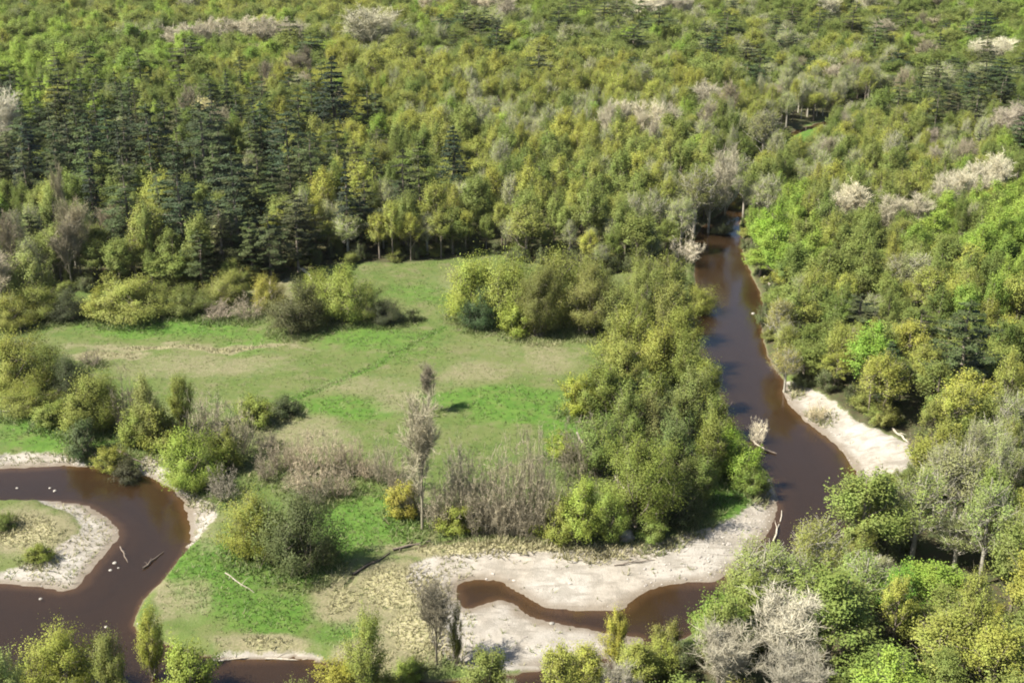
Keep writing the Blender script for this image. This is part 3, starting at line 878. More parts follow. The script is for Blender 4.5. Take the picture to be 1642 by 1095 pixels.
    ('willow_shrub', 165, 580, 700, 86, 'tall olive willow above the river bend', (.9, .88, .75)),
    ('bare_tree', 205, 590, 700, 60, 'thin grey twiggy tree among the bend willows', (.75, .7, .6)),
    ('pale_tree', 242, 590, 715, 66, 'greyish olive tree among the bend willows', (.75, .72, .58)),
    ('pale_tree', 295, 580, 690, 52, 'brownish green slim tree above the bend', (.72, .7, .45)),
    ('bare_tree', 335, 608, 722, 66, 'wide grey twiggy tree beside the bright willow', (.8, .76, .66)),
    ('bare_tree', 380, 625, 745, 66, 'grey twiggy tree farthest along the bend', (.78, .75, .62)),
    ('willow_shrub', 410, 625, 688, 66, 'olive bush at the edge of the open meadow', (.85, .9, .7)),
    ('dark_shrub', 458, 632, 672, 56, 'small dark bush alone in the mid meadow', (.62, .66, .62)),
    ('bare_shrub', 427, 685, 722, 42, 'dark brown low shrub near the small dark bush', (.6, .55, .55)),
    ('willow_shrub', 305, 682, 790, 110, 'bright green round willow above the river bend', (.95, 1.1, .75)),
    ('dark_shrub', 133, 672, 738, 64, 'dark green bush on the strand of the river bend', (.8, .9, .85)),
    ('willow_shrub', 178, 702, 752, 52, 'yellowish bush beside the driftwood root', (.9, .85, .6)),
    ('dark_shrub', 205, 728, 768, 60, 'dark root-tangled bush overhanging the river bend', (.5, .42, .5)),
    ('willow_shrub', 12, 815, 852, 42, 'dark olive bush on the grassy sandbar', (.65, .7, .6)),
    ('willow_shrub', 62, 868, 902, 46, 'low yellowish bush on the grassy sandbar', (.85, .85, .6)),
    ('bare_shrub', 358, 742, 806, 70, 'grey leafless shrub above the eroded bank', (.9, .88, .88)),
    # middle of the lower meadow
    *[('bare_shrub', x, y0, y1, w, f'{n} of the leafless thicket in the mid meadow', (1.08, .92, .8)) for x, y0, y1, w, n in
      ((455, 692, 762, 62, 'reddish brown shrub first'), (490, 680, 770, 66, 'tan shrub tallest'), (530, 676, 772, 64, 'greyish tan shrub midmost'), (565, 690, 770, 60, 'dull shrub last'), (500, 730, 800, 66, 'low tan shrub in front'), (590, 720, 772, 46, 'thin shrub set apart'))],
    *[('bare_shrub', x, y0, y1, w, f'{n} in the loose scrub belt across the lower meadow', t) for x, y0, y1, w, n, t in (
        (430, 712, 775, 56, 'tan shrub nearest the bright round willow', (1, .9, .8)), (615, 690, 778, 56, 'thin greyish shrub', (.95, .9, .8)), (640, 715, 800, 56, 'brownish shrub', (.95, .85, .75)), (662, 740, 835, 56, 'grey twiggy shrub', (.95, .92, .82)),
        (545, 735, 800, 56, 'short reddish shrub', (1, .86, .76)), (470, 745, 795, 50, 'short tan shrub', (1, .9, .78)), (735, 690, 800, 60, 'tall hazy shrub', (.95, .92, .84)), (810, 760, 868, 60, 'straw-grey shrub at the gravel edge', (1, .94, .8)), (900, 745, 850, 50, 'greyish shrub against the round olive trees', (.9, .88, .78)))],
    ('bare_tree', 688, 588, 662, 36, 'lone slim leafless sapling on the lush strip', (.78, .68, .6)),
    ('bare_tree', 677, 650, 850, 78, 'tall thin grey tree at the head of the grey thicket', (.92, .86, .70)),
    *[('bare_tree', x, y0, y1, w, f'{n} grey bare tree of the grey thicket', (.84, .79, .68)) for x, y0, y1, w, n in
      ((720, 735, 858, 62, 'spreading'), (752, 705, 858, 66, 'slim'), (788, 700, 862, 64, 'twiggy'), (825, 690, 864, 66, 'tall'), (852, 664, 860, 66, 'tallest'), (872, 700, 866, 50, 'last'), (700, 770, 856, 48, 'low'), (768, 760, 868, 60, 'foremost low'), (840, 770, 872, 60, 'foremost brownish'))],
    ('willow_shrub', 648, 765, 838, 60, 'sparse yellow bush beside the grey thicket', (1.1, .95, .65)),
    ('willow_shrub', 735, 800, 862, 60, 'yellow-green bush inside the grey thicket', (.9, .9, .6)),
    ('willow_shrub', 408, 772, 905, 92, 'yellowish willow attached to the dark meadow bush', (1.0, .95, .7)),
    ('dark_shrub', 488, 772, 932, 118, 'dark round bush alone on the lower meadow', (.95, .95, .9)),
    ('dark_shrub', 440, 800, 915, 80, 'mid-green bush between yellowish willow and dark bush', (1.1, 1.15, .8)),
    ('bare_shrub', 505, 752, 812, 70, 'grey leafless shrub atop the dark round bush', (.85, .85, .7)),
    # bottom edge, from the pool bend to the gravel bar
    ('willow_shrub', 100, 985, 1125, 122, 'tall yellow-green willow in front of the pool bend', (1.1, 1.05, .75)),
    ('pale_tree', 15, 1022, 1150, 80, 'pale grey-green tree beside the tall yellow-green willow', (.95, .95, .8)),
    ('pale_tree', 185, 990, 1125, 70, 'sparse olive tree behind the pool bend willow', (.75, .78, .6)),
    ('willow_shrub', 302, 1000, 1125, 96, 'fresh green willow beside the small brown pool', (.95, 1.05, .75)),
    ('pale_tree', 245, 940, 1075, 60, 'thin pale tree leaning over the river rapids', (.9, .9, .6)),
    ('pale_tree', 588, 950, 1110, 76, 'thin pale green tree at the gravel edge', (.95, 1.05, .75)),
    ('willow_shrub', 545, 1035, 1105, 78, 'golden bush just past the small brown pool', (1.15, .95, .6)),
    ('bare_tree', 700, 945, 1066, 66, 'dark-trunked leafless sapling on the gravel bar', (.55, .5, .42)),
    ('pale_tree', 732, 950, 1060, 26, 'thin straw-coloured sapling beside the dark-trunked one', (.95, .85, .5)),
    ('pale_tree', 988, 925, 1062, 50, 'slender yellow-green tree in front of the brown channel', (1.0, .95, .5)),
    ('bare_tree', 1255, 962, 1115, 106, 'bright white leafless tree among green trees', (1.15, 1.12, 1.1)),
    ('bare_tree', 1155, 1015, 1150, 90, 'grey leafless tree below the bright white one', (.98, .94, .9)),
    ('bare_tree', 1265, 1055, 1190, 96, 'low grey leafless tree at the foot of the bright white one', (.95, .92, .92)),
    ('bare_tree', 1415, 1075, 1190, 50, 'small grey leafless tree poking out by the golden crowns', (.9, .9, .9)),
    ('bare_tree', 990, 1070, 1180, 60, 'grey leafless tree in the row by the channel', (.9, .88, .88)),
    ('pale_tree', 1215, 862, 1000, 110, 'wide pale willow-like tree by the gravel bar', (.92, .95, .8)),
    ('pale_tree', 1180, 890, 1002, 70, 'pale bushy tree at the water beside the gravel bar', (.9, .92, .78)),
    ('pale_tree', 1302, 820, 962, 92, 'sparse yellowish tree at the tail of the river bend', (.92, .86, .6)),
    ('pale_tree', 1262, 880, 1000, 80, 'fresh pale tree behind the wide pale one', (.9, 1.0, .7)),
    ('pale_tree', 1372, 870, 1010, 92, 'light green twiggy tree behind the bright round one', (.95, 1.08, .8)),
    ('pale_tree', 1460, 742, 905, 104, 'pale tree with forked grey trunk near the sandy bank', (.9, .95, .75)),
    ('pale_tree', 1570, 748, 940, 92, 'tallest pale-trunked tree near the sandy bank', (.9, 1.0, .8)),
    ('pale_tree', 1625, 790, 960, 84, 'grey-green tree behind the tallest pale-trunked one', (.78, .8, .7)),
    ('spring_tree', 1430, 895, 1015, 76, 'bright green round tree beneath the forked pale tree', (.7, .95, .8)),
    ('budding_tree', 1390, 762, 880, 50, 'slim golden tree at the foot of the sandy bank', (1.05, 1, .8)),
    ('bare_shrub', 1462, 700, 740, 30, 'grey stump-like shrub atop the sandy bank', (.7, .66, .62)),
    ('bare_shrub', 1310, 632, 672, 40, 'straw-coloured shrub at the top of the sandy bank', (1.5, 1.35, .95)),
    ('pale_tree', 1248, 470, 560, 52, 'straw-coloured tree leaning over the straight reach', (.95, .82, .55)),
    ('pale_tree', 1258, 540, 622, 50, 'yellowish tree above the start of the sandy bank', (.95, .85, .55)),
    ('spring_tree', 1392, 528, 640, 80, 'vivid green tree in the woods above the sandy bank', (.85, 1.05, .9)),
    ('spring_tree', 1232, 330, 430, 60, 'vivid yellow-green tree at the upper river bend', (1, 1.1, .8)),
]

LM2 = []
for k, x, y0, y1, w, lab, tint in LM:
    if k == 'pale_tree' and x < 1200 and y1 > 372:
        k = 'willow_tree'; tint = (tint[0] * 1.18, tint[1] * 1.12, tint[2] * 1.3)
    if k == 'pine_tree': w *= 1.22
    if k == 'leafy_tree' and y0 > 500:
        k = 'willow_tree'; tint = (tint[0] * .78, tint[1] * .88, tint[2] * .8)
    if k == 'bare_tree' and x < 1000 and y1 > 640 and y1 - y0 < 199 and x > 190 and lab.find('sapling') < 0 and y1 < 900:
        k = 'bare_shrub'; w *= 1.15; lab = lab.replace(' tree', ' shrub', 1) if 'round tree' not in lab.split(' tree')[0] else lab
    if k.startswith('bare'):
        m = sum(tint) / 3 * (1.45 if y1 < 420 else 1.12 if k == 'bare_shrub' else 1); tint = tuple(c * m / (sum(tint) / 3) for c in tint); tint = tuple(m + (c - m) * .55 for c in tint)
    if k == 'willow_tree':
        q = random.Random(int(x * 13 + y0)); g = q.uniform(.8, 1.4); tint = (tint[0] * g * q.uniform(.94, 1.1), tint[1] * g, tint[2] * g * q.uniform(.9, 1.25))
    LM2.append((k, x, y0, y1, w, lab, tint))
LM = LM2
occ = []       # (x, y, r) of what stands already


def trace(k, x, y0, y1, w, shrub):
    """feet and size of a plant from its top, foot and width in the photograph"""
    gx, gy, _ = G(x, y1)
    _, pa, dep = project(gx, gy, 0)
    r = w / 2 * dep / FPX
    if shrub:
        gy += r * .55
        pa = project(gx, gy, 0)[1]
    _, pb, _ = project(gx, gy, 10)
    h = (pa - y0) / (pa - pb) * 10
    h *= .88 if (k == 'willow_tree' and y0 > 500 and x > 900) else 1.0
    return gx * (dep + (r * .55 if shrub else 0) * cp) / dep, gy, h, r


lx, ly, lh, lr = [], [], [], []
for k, x, y0, y1, w, lab, tint in LM:
    a, b, h, r = trace(k, x, y0, y1, w, 'shrub' in k)
    lx.append(a); ly.append(b); lh.append(h); lr.append(r)
lz = ground(np.array(lx), np.array(ly))[0]
for i, (k, x, y0, y1, w, lab, tint) in enumerate(LM):
    tt = None
    if k in ('bare_tree', 'bare_shrub'): tt = tuple(.72 * c for c in tint)
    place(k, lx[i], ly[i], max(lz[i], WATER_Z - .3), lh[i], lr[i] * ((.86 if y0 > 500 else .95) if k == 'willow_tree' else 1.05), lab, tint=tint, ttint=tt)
    occ.append((lx[i], ly[i], lr[i]))

# ------------------------------------------------------------------ the forest
MIX = [  # crown position in photo px, spread, shares
    (250, 290, 250, 130, dict(pine=.66, spruce=.10, leafy=.14, budding=.07, pale=.03)),
    (50, 410, 110, 50, dict(leafy=.3, pale=.3, pine=.2, bare=.2)),
    (130, 100, 220, 60, dict(spring=.58, leafy=.30, budding=.12)),
    (200, 20, 220, 40, dict(leafy=.5, spring=.2, budding=.2, pale=.1)),
    (420, 165, 130, 55, dict(budding=.42, leafy=.36, bare=.08, pine=.14)),
    (720, 140, 210, 36, dict(budding=.82, leafy=.12, pale=.06)),
    (480, 15, 180, 30, dict(budding=.7, leafy=.3)),
    (1010, 130, 130, 45, dict(budding=.78, leafy=.16, pale=.06)),
    (650, 225, 90, 55, dict(budding=.65, leafy=.25, spring=.1)),
    (840, 182, 150, 26, dict(pale=.6, leafy=.25, spring=.15)),
    (930, 270, 200, 65, dict(budding=.60, leafy=.30, pale=.1)),
    (600, 340, 120, 70, dict(leafy=.42, budding=.22, pine=.14, pale=.22)),
    (830, 345, 200, 50, dict(leafy=.46, pale=.26, bare=.03, budding=.25)),
    (1090, 290, 80, 80, dict(pale=.45, bare=.08, leafy=.47)),
    (900, 55, 180, 50, dict(leafy=.52, pine=.14, pale=.18, spring=.16)),
    (1250, 60, 230, 60, dict(leafy=.55, pine=.15, budding=.16, pale=.14)),
    (1340, 150, 110, 55, dict(pale=.48, bare=.14, budding=.2, leafy=.18)),
    (1580, 140, 100, 55, dict(pine=.45, leafy=.35, pale=.2)),
    (1560, 40, 120, 60, dict(spring=.35, leafy=.5, bare=.08, pine=.07)),
    (1310, 260, 120, 45, dict(pale=.48, leafy=.32, budding=.2)),
    (1240, 340, 60, 60, dict(spring=.75, leafy=.25)),
    (1460, 280, 150, 55, dict(leafy=.36, budding=.34, bare=.1, pale=.2)),
    (1400, 420, 140, 70, dict(leafy=.62, budding=.2, pale=.18)),
    (1590, 400, 100, 90, dict(spring=.45, leafy=.45, budding=.1)),
    (1530, 570, 90, 80, dict(pine=.35, leafy=.45, budding=.2)),
    (1340, 520, 90, 60, dict(leafy=.6, budding=.3, spring=.1)),
    (1255, 520, 40, 90, dict(pale=.55, budding=.45)),
    (1400, 650, 140, 45, dict(budding=.62, leafy=.38)),
    (1570, 690, 100, 70, dict(budding=.5, leafy=.25, pale=.25)),
    (1500, 890, 150, 90, dict(budding=.24, leafy=.34, pale=.32, spring=.10)),
    (1380, 1020, 280, 70, dict(leafy=.50, budding=.24, spring=.20, pale=.06)),
    (860, 1060, 220, 60, dict(budding=.75, leafy=.25)),
    (560, 1080, 200, 40, dict(budding=.5, pale=.5)),
    (60, 1090, 280, 60, dict(budding=.4, pale=.6)),
]
DEF = dict(leafy=.42, budding=.28, spring=.13, pale=.12, bare=.02, pine=.03)
KN = ['leafy', 'budding', 'spring', 'pale', 'bare', 'pine', 'spruce']
MW = np.array([[m[4].get(k, 0) for k in KN] for m in MIX]); DW = np.array([DEF.get(k, 0) for k in KN])
MC = np.array([m[:4] for m in MIX], float)
rng = np.random.default_rng(11)


def jgrid(x0, x1, y0, y1, s, jit=.36):
    a, b = np.meshgrid(np.arange(x0, x1, s), np.arange(y0, y1, s * .88))
    a[1::2] += s / 2
    a = a.ravel() + rng.uniform(-jit, jit, a.size) * s
    b = b.ravel() + rng.uniform(-jit, jit, b.size) * s
    return a, b


pa_ = [jgrid(-190, 210, 112, 520, 5.8), jgrid(-420, 460, 520, 820, 8.2), jgrid(-760, 800, 820, 1500, 11.0)]
X = np.concatenate([p[0] for p in pa_]); Y = np.concatenate([p[1] for p in pa_])
keep = np.abs(X) < .46 * Y + 40
X, Y = X[keep], Y[keep]
Z, s_sand, _, _, s_for, s_dw, s_ds, s_df = ground(X, Y)
px_, py_, dp_ = project(X, Y)
ok = (s_df < -.6) & (s_dw > 1.0) & (s_ds > .8)
ok &= (((px_ - 1280) / 30) ** 2 + ((py_ - 244) / 34) ** 2 > 1) & ~((px_ < 720) & (py_ > 1080)) & ~((px_ < 1010) & (py_ > 1060) & (py_ < 1125))                       # the small bright glade
near_l = np.array(occ)
for i in range(len(near_l)):
    d2 = (X - near_l[i, 0]) ** 2 + (Y - near_l[i, 1]) ** 2
    ok &= d2 > (near_l[i, 2] * .8 + 1.2) ** 2
X, Y, Z, s_df = X[ok], Y[ok], Z[ok], s_df[ok]
n = len(X)
cpx, cpy, cdep = project(X, Y, Z + 9)
wgt = np.exp(-(((cpx[:, None] - MC[:, 0]) / MC[:, 2]) ** 2 + ((cpy[:, None] - MC[:, 1]) / MC[:, 3]) ** 2) * 1.2)
share = (wgt @ MW + .06 * DW) / (wgt.sum(axis=1) + .06)[:, None]
clus = np.stack([nz(X + 31 * i, Y - 17 * i, 26) for i in range(len(KN))], axis=1)       # kinds stand in drifts
share = share ** 1.25 * np.exp(1.3 * clus)
share /= share.sum(axis=1)[:, None]
u = rng.random(n)
kid = (np.cumsum(share, axis=1) < u[:, None]).sum(axis=1).clip(0, len(KN) - 1)
base_h = np.where(cpx < 1180, 16.5, 15.0) * np.where(Y > 520, 1.0, 1.0)
hh = base_h * rng.uniform(.55, 1.24, n) * (1 + .10 * nz(X, Y, 35))
hh *= np.where((kid == 5) | (kid == 6), 1.25, 1)
rr = rng.uniform(2.5, 5.2, n) * rng.choice([.85, 1, 1.15], n) * np.where(Y > 520, 1.6, 1) * np.where(Y > 820, 1.35, 1)
rr *= np.choose(kid, [1, 1.05, 1, .9, .85, 1.32, 1.05])
front = ((np.abs(cpx - 1462) < 44) & (cpy > 840) & (cpy < 955)) | ((np.abs(cpx - 1572) < 40) & (cpy > 850) & (cpy < 975))
hh = np.where(front, np.minimum(hh * .5, 7.0), hh); rr = np.where(front, rr * .85, rr)
kid = np.where((kid == 2) & (cpx > 1320) & (cpx < 1480) & (cpy > 740) & (cpy < 880), 0, kid)
thin = ~((np.abs(cpx - 1422) < 58) & (cpy > 705) & (cpy < 812)) & ~(((kid == 5) & (rng.random(n) < .34)) | ((Y < 520) & (rng.random(n) < .12)))
X, Y, Z, s_df, cpx, cpy, cdep, kid, hh, rr = (v[thin] for v in (X, Y, Z, s_df, cpx, cpy, cdep, kid, hh, rr))
ux_, uy_, ud_ = project(X, Y)
low_ = (ux_ < 1085) & (uy_ > 1060)
hh = np.where(low_, np.minimum(hh, np.clip((uy_ - 1012) * ud_ / (FPX * .85), 3.5, 30)), hh); rr = np.where(low_, np.minimum(rr, 3.2), rr)
edge = np.clip(-s_df / 7, .45, 1); hh *= np.where(Y < 520, .75 + .25 * edge, 1)

# low shrubs along the forest edges and the wooded river banks
ux, uy = jgrid(-190, 210, 112, 470, 3.6)
uz, u_s, _, _, u_f, u_w, u_d, u_df = ground(ux, uy)
uk = (u_w > .7) & (u_d > .3) & (((u_df < .8) & (u_df > -8)) | ((u_df < 2) & (u_w < 9))) & (rng.random(len(ux)) < .62)
upx, upy, udep = project(ux, uy, uz + 2)
uk &= (upx > -60) & (upx < W + 60) & (upy < Hh + 60)
for i in range(len(near_l)):
    uk &= (ux - near_l[i, 0]) ** 2 + (uy - near_l[i, 1]) ** 2 > (near_l[i, 2] * .6) ** 2
ux, uy, uz, upx, upy, udep, u_df = (v[uk] for v in (ux, uy, uz, upx, upy, udep, u_df))
m = len(ux)
X = np.concatenate([X, ux]); Y = np.concatenate([Y, uy]); Z = np.concatenate([Z, uz])
cpx = np.concatenate([cpx, upx]); cpy = np.concatenate([cpy, upy]); cdep = np.concatenate([cdep, udep])
kid = np.concatenate([kid, np.where(rng.random(m) < .55, 7, 8)])
hh = np.concatenate([hh, rng.uniform(2.2, 5.8, m)]); rr = np.concatenate([rr, rng.uniform(1.5, 3.0, m)])
n = len(X)
KN += ['willow_shrub', 'dark_shrub']

REFS = [(540, 245, 'the tall broad spruce'), (728, 335, 'the narrow dark spruce'), (395, 110, 'the broad grey grove'), (600, 115, 'the big round grey tree'), (1062, 60, 'the farthest whitish grove'),
        (785, 55, 'the far pinkish row'), (1025, 250, 'the white-stemmed grove'), (1550, 350, 'the long whitish grove'), (1390, 378, 'the small dark conifer'), (1595, 180, 'the far wide pine'),
        (1532, 665, 'the layered pine'), (1158, 368, 'the dark head of the river'), (1228, 500, 'the straight river reach'), (1275, 606, 'the start of the sandy bank'), (1475, 735, 'the foot of the sandy bank'),
        (1460, 905, 'the forked pale tree'), (1570, 940, 'the tallest pale-trunked tree'), (1255, 1110, 'the bright white leafless tree'), (1280, 225, 'the small bright glade'), (1400, 190, 'the far river glimpse'),
        (60, 340, 'the bluish dark spruce'), (330, 245, 'the cream blossoming tree'), (1430, 1010, 'the bright green round tree'), (205, 470, 'the wide willow bush'), (450, 450, 'the dark bush with rusty tinge'),
        (640, 425, 'the upper meadow corner'), (860, 400, 'the large clump'), (252, 350, 'the tallest pine'), (1225, 262, 'the greyish upstream tree'), (1392, 640, 'the vivid green tree'), (1000, 1110, 'the brown channel'),
        (1132, 200, 'the lone grey bare tree'), (1630, 245, 'the purple-grey trees'), (385, 430, 'the dark meadow-side pine'), (100, 150, 'the vivid green stand'), (1050, 135, 'the sandy-coloured crown'), (1640, 520, 'the green woods edge'), (1250, 985, 'the wide pale tree'), (1300, 150, 'the far upstream pine')]
RF = np.array([G(a, b)[:2] for a, b, _ in REFS]); RP = np.array([(a, b) for a, b, _ in REFS], float)
ONES = 'zeroth first second third fourth fifth sixth seventh eighth ninth tenth eleventh twelfth thirteenth fourteenth fifteenth sixteenth seventeenth eighteenth nineteenth'.split()
TENS = {2: ('twentieth', 'twenty'), 3: ('thirtieth', 'thirty'), 4: ('fortieth', 'forty'), 5: ('fiftieth', 'fifty'), 6: ('sixtieth', 'sixty'), 7: ('seventieth', 'seventy'), 8: ('eightieth', 'eighty'), 9: ('ninetieth', 'ninety')}


def ordinal(i):
    if i < 20: return ONES[i]
    a, b = divmod(i, 10)
    if a > 9: return 'hundred-and-' + ordinal(i - 100)
    return TENS[a][0] if b == 0 else TENS[a][1] + '-' + ONES[b]


PH = {'leafy': 'olive-green leafy tree', 'budding': 'golden-green budding tree', 'spring': 'fresh green leafy tree', 'pale': 'pale grey-green sparse tree', 'bare': 'grey leafless tree', 'pine': 'dark needled pine', 'spruce': 'dark conical spruce', 'willow_shrub': 'low yellow-green shrub', 'dark_shrub': 'low dark green shrub'}
GROUPS = {'leafy': 'olive-green trees of the woods', 'budding': 'golden-green trees of the woods', 'spring': 'fresh green trees of the woods', 'pale': 'pale sparse trees of the woods', 'bare': 'leafless trees of the woods', 'pine': 'pines of the woods', 'spruce': 'spruces of the woods', 'willow_shrub': 'yellow-green shrubs of the wood margins', 'dark_shrub': 'dark shrubs of the wood margins'}
fpx, fpy, _ = project(X, Y, Z)
dref = (X[:, None] - RF[:, 0]) ** 2 + (Y[:, None] - RF[:, 1]) ** 2
ref = dref.argmin(axis=1)
ddx = cpx - RP[ref, 0]; ddy = fpy - RP[ref, 1]
side = np.where(np.abs(ddx) > 1.3 * np.abs(ddy), np.where(ddx < 0, 0, 1), np.where(ddy < 0, 2, 3))
SIDE = ['to the left of', 'to the right of', 'behind', 'in front of']
rank = np.zeros(n, int)
cells = {}
for i in np.argsort(dref[np.arange(n), ref]):
    key = (kid[i], ref[i], side[i]); cells[key] = cells.get(key, 0) + 1; rank[i] = cells[key]
mg = 1.0
inview = (cpx > -rr * FPX / cdep * mg) & (cpx < W + rr * FPX / cdep * mg) & (cpy < Hh + 90) & (cpy > -12)
rest = np.ones(n, bool)
for j, kn in enumerate(KN):
    idx = np.where((kid == j) & inview)[0]
    idx = idx[np.argsort(-(rr * hh * FPX ** 2 / cdep ** 2)[idx])][:(230 if 'shrub' in kn else 290)]
    for i in idx:
        rest[i] = False
        kname = kn if 'shrub' in kn else kn + '_tree'
        tint = (rng.uniform(.82, 1.18),) * 3
        if kn == 'bare':
            g = rng.uniform(.6, .95); tint = (g, g * rng.uniform(.9, .97), g * rng.uniform(.74, .9))
        if kn == 'willow_shrub':
            g = rng.uniform(.6, 1.0); tint = (g * rng.uniform(.9, 1.1), g, g)
        if kn == 'pine':
            g = rng.uniform(.7, 1.4); tint = (g * rng.uniform(.9, 1.3), g * rng.uniform(.95, 1.2), g * .9)
        place(kname, X[i], Y[i], Z[i], hh[i], rr[i], f'{PH[kn]}, {ordinal(rank[i])} one {SIDE[side[i]]} {REFS[ref[i]][2]}', GROUPS[kn], tint=tint, ttint=(tint if kn == 'bare' else None))

# the rest, far away or beyond the frame: one mass per kind


def forest_mass(name, kname, idx, label):
    k = KINDS[kname]
    src = []
    for i, (a, b) in enumerate(k['v'][:5]):
        va = np.empty(len(a.vertices) * 3, np.float32); a.vertices.foreach_get('co', va)
        vb = np.empty(len(b.vertices) * 3, np.float32); b.vertices.foreach_get('co', vb)
        fa_ = np.empty(len(a.loops), np.int32); a.loops.foreach_get('vertex_index', fa_)
        fb = np.empty(len(b.loops), np.int32); b.loops.foreach_get('vertex_index', fb)
        mi = np.concatenate([np.zeros(len(fa_) // 4, int), np.ones(len(fb) // 4, int)])
        m_ = mesh_from('whole_tree', np.concatenate([va, vb]), np.concatenate([fa_, fb + len(a.vertices)]), [a.materials[0], b.materials[0]], False, mi)
        src.append(bpy.data.objects.new('whole_tree', m_))
    me = bpy.data.meshes.new(name)
    me.vertices.add(len(idx))
    me.vertices.foreach_set('co', np.stack([X[idx], Y[idx], Z[idx]], axis=1).astype(np.float32).ravel())
    a = me.attributes.new('size', 'FLOAT_VECTOR', 'POINT')
    a.data.foreach_set('vector', np.stack([rr[idx] / k['R'], rr[idx] / k['R'], hh[idx] / k['H']], axis=1).astype(np.float32).ravel())
    a = me.attributes.new('turn', 'FLOAT_VECTOR', 'POINT')
    a.data.foreach_set('vector', np.stack([np.zeros(len(idx)), np.zeros(len(idx)), rng.uniform(0, 6.28, len(idx))], axis=1).astype(np.float32).ravel())
    a = me.attributes.new('pick', 'INT', 'POINT')
    a.data.foreach_set('value', rng.integers(0, len(src), len(idx)).astype(np.int32))
    o = bpy.data.objects.new(name, me); COL.objects.link(o)
    tag(o, label, 'woods', kind='stuff')
    g = bpy.data.node_groups.new(name, 'GeometryNodeTree')
    g.interface.new_socket('Geometry', in_out='INPUT', socket_type='NodeSocketGeometry')
    g.interface.new_socket('Geometry', in_out='OUTPUT', socket_type='NodeSocketGeometry')
    gi = g.nodes.new('NodeGroupInput'); gout = g.nodes.new('NodeGroupOutput')
    jn = g.nodes.new('GeometryNodeJoinGeometry')

    def named(nm, ty):
        q = g.nodes.new('GeometryNodeInputNamedAttribute'); q.data_type = ty; q.inputs[0].default_value = nm
        return q.outputs[0]
    sz, tn, pk = named('size', 'FLOAT_VECTOR'), named('turn', 'FLOAT_VECTOR'), named('pick', 'INT')
    for i, so in enumerate(src):
        oi = g.nodes.new('GeometryNodeObjectInfo'); oi.inputs['Object'].default_value = so; oi.inputs['As Instance'].default_value = True
        cmp_ = g.nodes.new('FunctionNodeCompare'); cmp_.data_type = 'INT'; cmp_.operation = 'EQUAL'
        ip = g.nodes.new('GeometryNodeInstanceOnPoints')
        ins = [s for s in cmp_.inputs if s.type == 'INT']
        g.links.new(pk, ins[0]); ins[1].default_value = i
        g.links.new(gi.outputs[0], ip.inputs['Points'])
        g.links.new(cmp_.outputs[0], ip.inputs['Selection'])
        g.links.new(oi.outputs['Geometry'], ip.inputs['Instance'])
        g.links.new(tn, ip.inputs['Rotation']); g.links.new(sz, ip.inputs['Scale'])
        g.links.new(ip.outputs[0], jn.inputs[0])
    g.links.new(jn.outputs[0], gout.inputs[0])
    md = o.modifiers.new('woods', 'NODES'); md.node_group = g
    return o


MASS = {'leafy': ('distant_leafy_woods', 'distant mass of olive-green leafy woods'), 'budding': ('distant_budding_woods', 'distant mass of golden budding woods'), 'spring': ('distant_spring_woods', 'distant mass of fresh green woods'),
        'pale': ('distant_pale_woods', 'distant mass of pale sparse woods'), 'bare': ('distant_bare_woods', 'distant scattered grey leafless woods'), 'pine': ('distant_pine_woods', 'distant dark pine woods'), 'spruce': ('distant_spruce_woods', 'distant dark spruce woods')}
for j, kn in enumerate(KN):
    idx = np.where((kid == j) & rest)[0]
    if len(idx) and kn in MASS:
        forest_mass(MASS[kn][0], kn + '_tree', idx, MASS[kn][1])
print('forest', n, 'rest', int(rest.sum()), [int(((kid == j) & inview).sum()) for j in range(len(KN))])

# ------------------------------------------------------------------ undergrowth of the forest edges, grass, stones
mg_, mt, N, L = new_mat('grass_blades')
at = N.new('ShaderNodeVertexColor'); at.layer_name = 'tint'
dd_ = N.new('ShaderNodeBsdfPrincipled'); dd_.inputs['Roughness'].default_value = .7
L.new(at.outputs[0], dd_.inputs['Base Color'])
tr_ = N.new('ShaderNodeBsdfTranslucent'); L.new(at.outputs[0], tr_.inputs[0])
mx_ = N.new('ShaderNodeMixShader'); mx_.inputs[0].default_value = .3
L.new(dd_.outputs[0], mx_.inputs[1]); L.new(tr_.outputs[0], mx_.inputs[2])
o_ = N.new('ShaderNodeOutputMaterial'); L.new(mx_.outputs[0], o_.inputs[0])


def grass(name, X, Y, Z, col, hgt, per, label):
    n = len(X)
    p = np.repeat(np.stack([X, Y, Z], axis=1), per, axis=0)
    h = np.repeat(hgt, per) * rng.uniform(.55, 1.2, n * per)
    p[:, :2] += rng.normal(size=(n * per, 2)) * .16
    az = rng.uniform(0, 6.28, n * per)
    s = np.stack([np.cos(az), np.sin(az), 0 * az], axis=1) * (.05 + .06 * h)[:, None]
    ln = rng.normal(size=(n * per, 2)) * .75 * h[:, None]
    tip = p + np.concatenate([ln, h[:, None]], axis=1)
    Q = np.stack([p - s, p + s, tip + s * .25, tip - s * .25], axis=1)
    me = mesh_from(name, Q.reshape(-1, 3), np.arange(len(Q) * 4), mg_)
    ca = me.color_attributes.new('tint', 'FLOAT_COLOR', 'POINT')
    c = np.repeat(col, per * 4, axis=0) * np.repeat(rng.uniform(.8, 1.2, n * per), 4)[:, None]
    ca.data.foreach_set('color', np.concatenate([c, np.ones((len(c), 1))], axis=1).astype(np.float32).ravel())
    o = bpy.data.objects.new(name, me); COL.objects.link(o)
    tag(o, label, 'grass', kind='stuff')


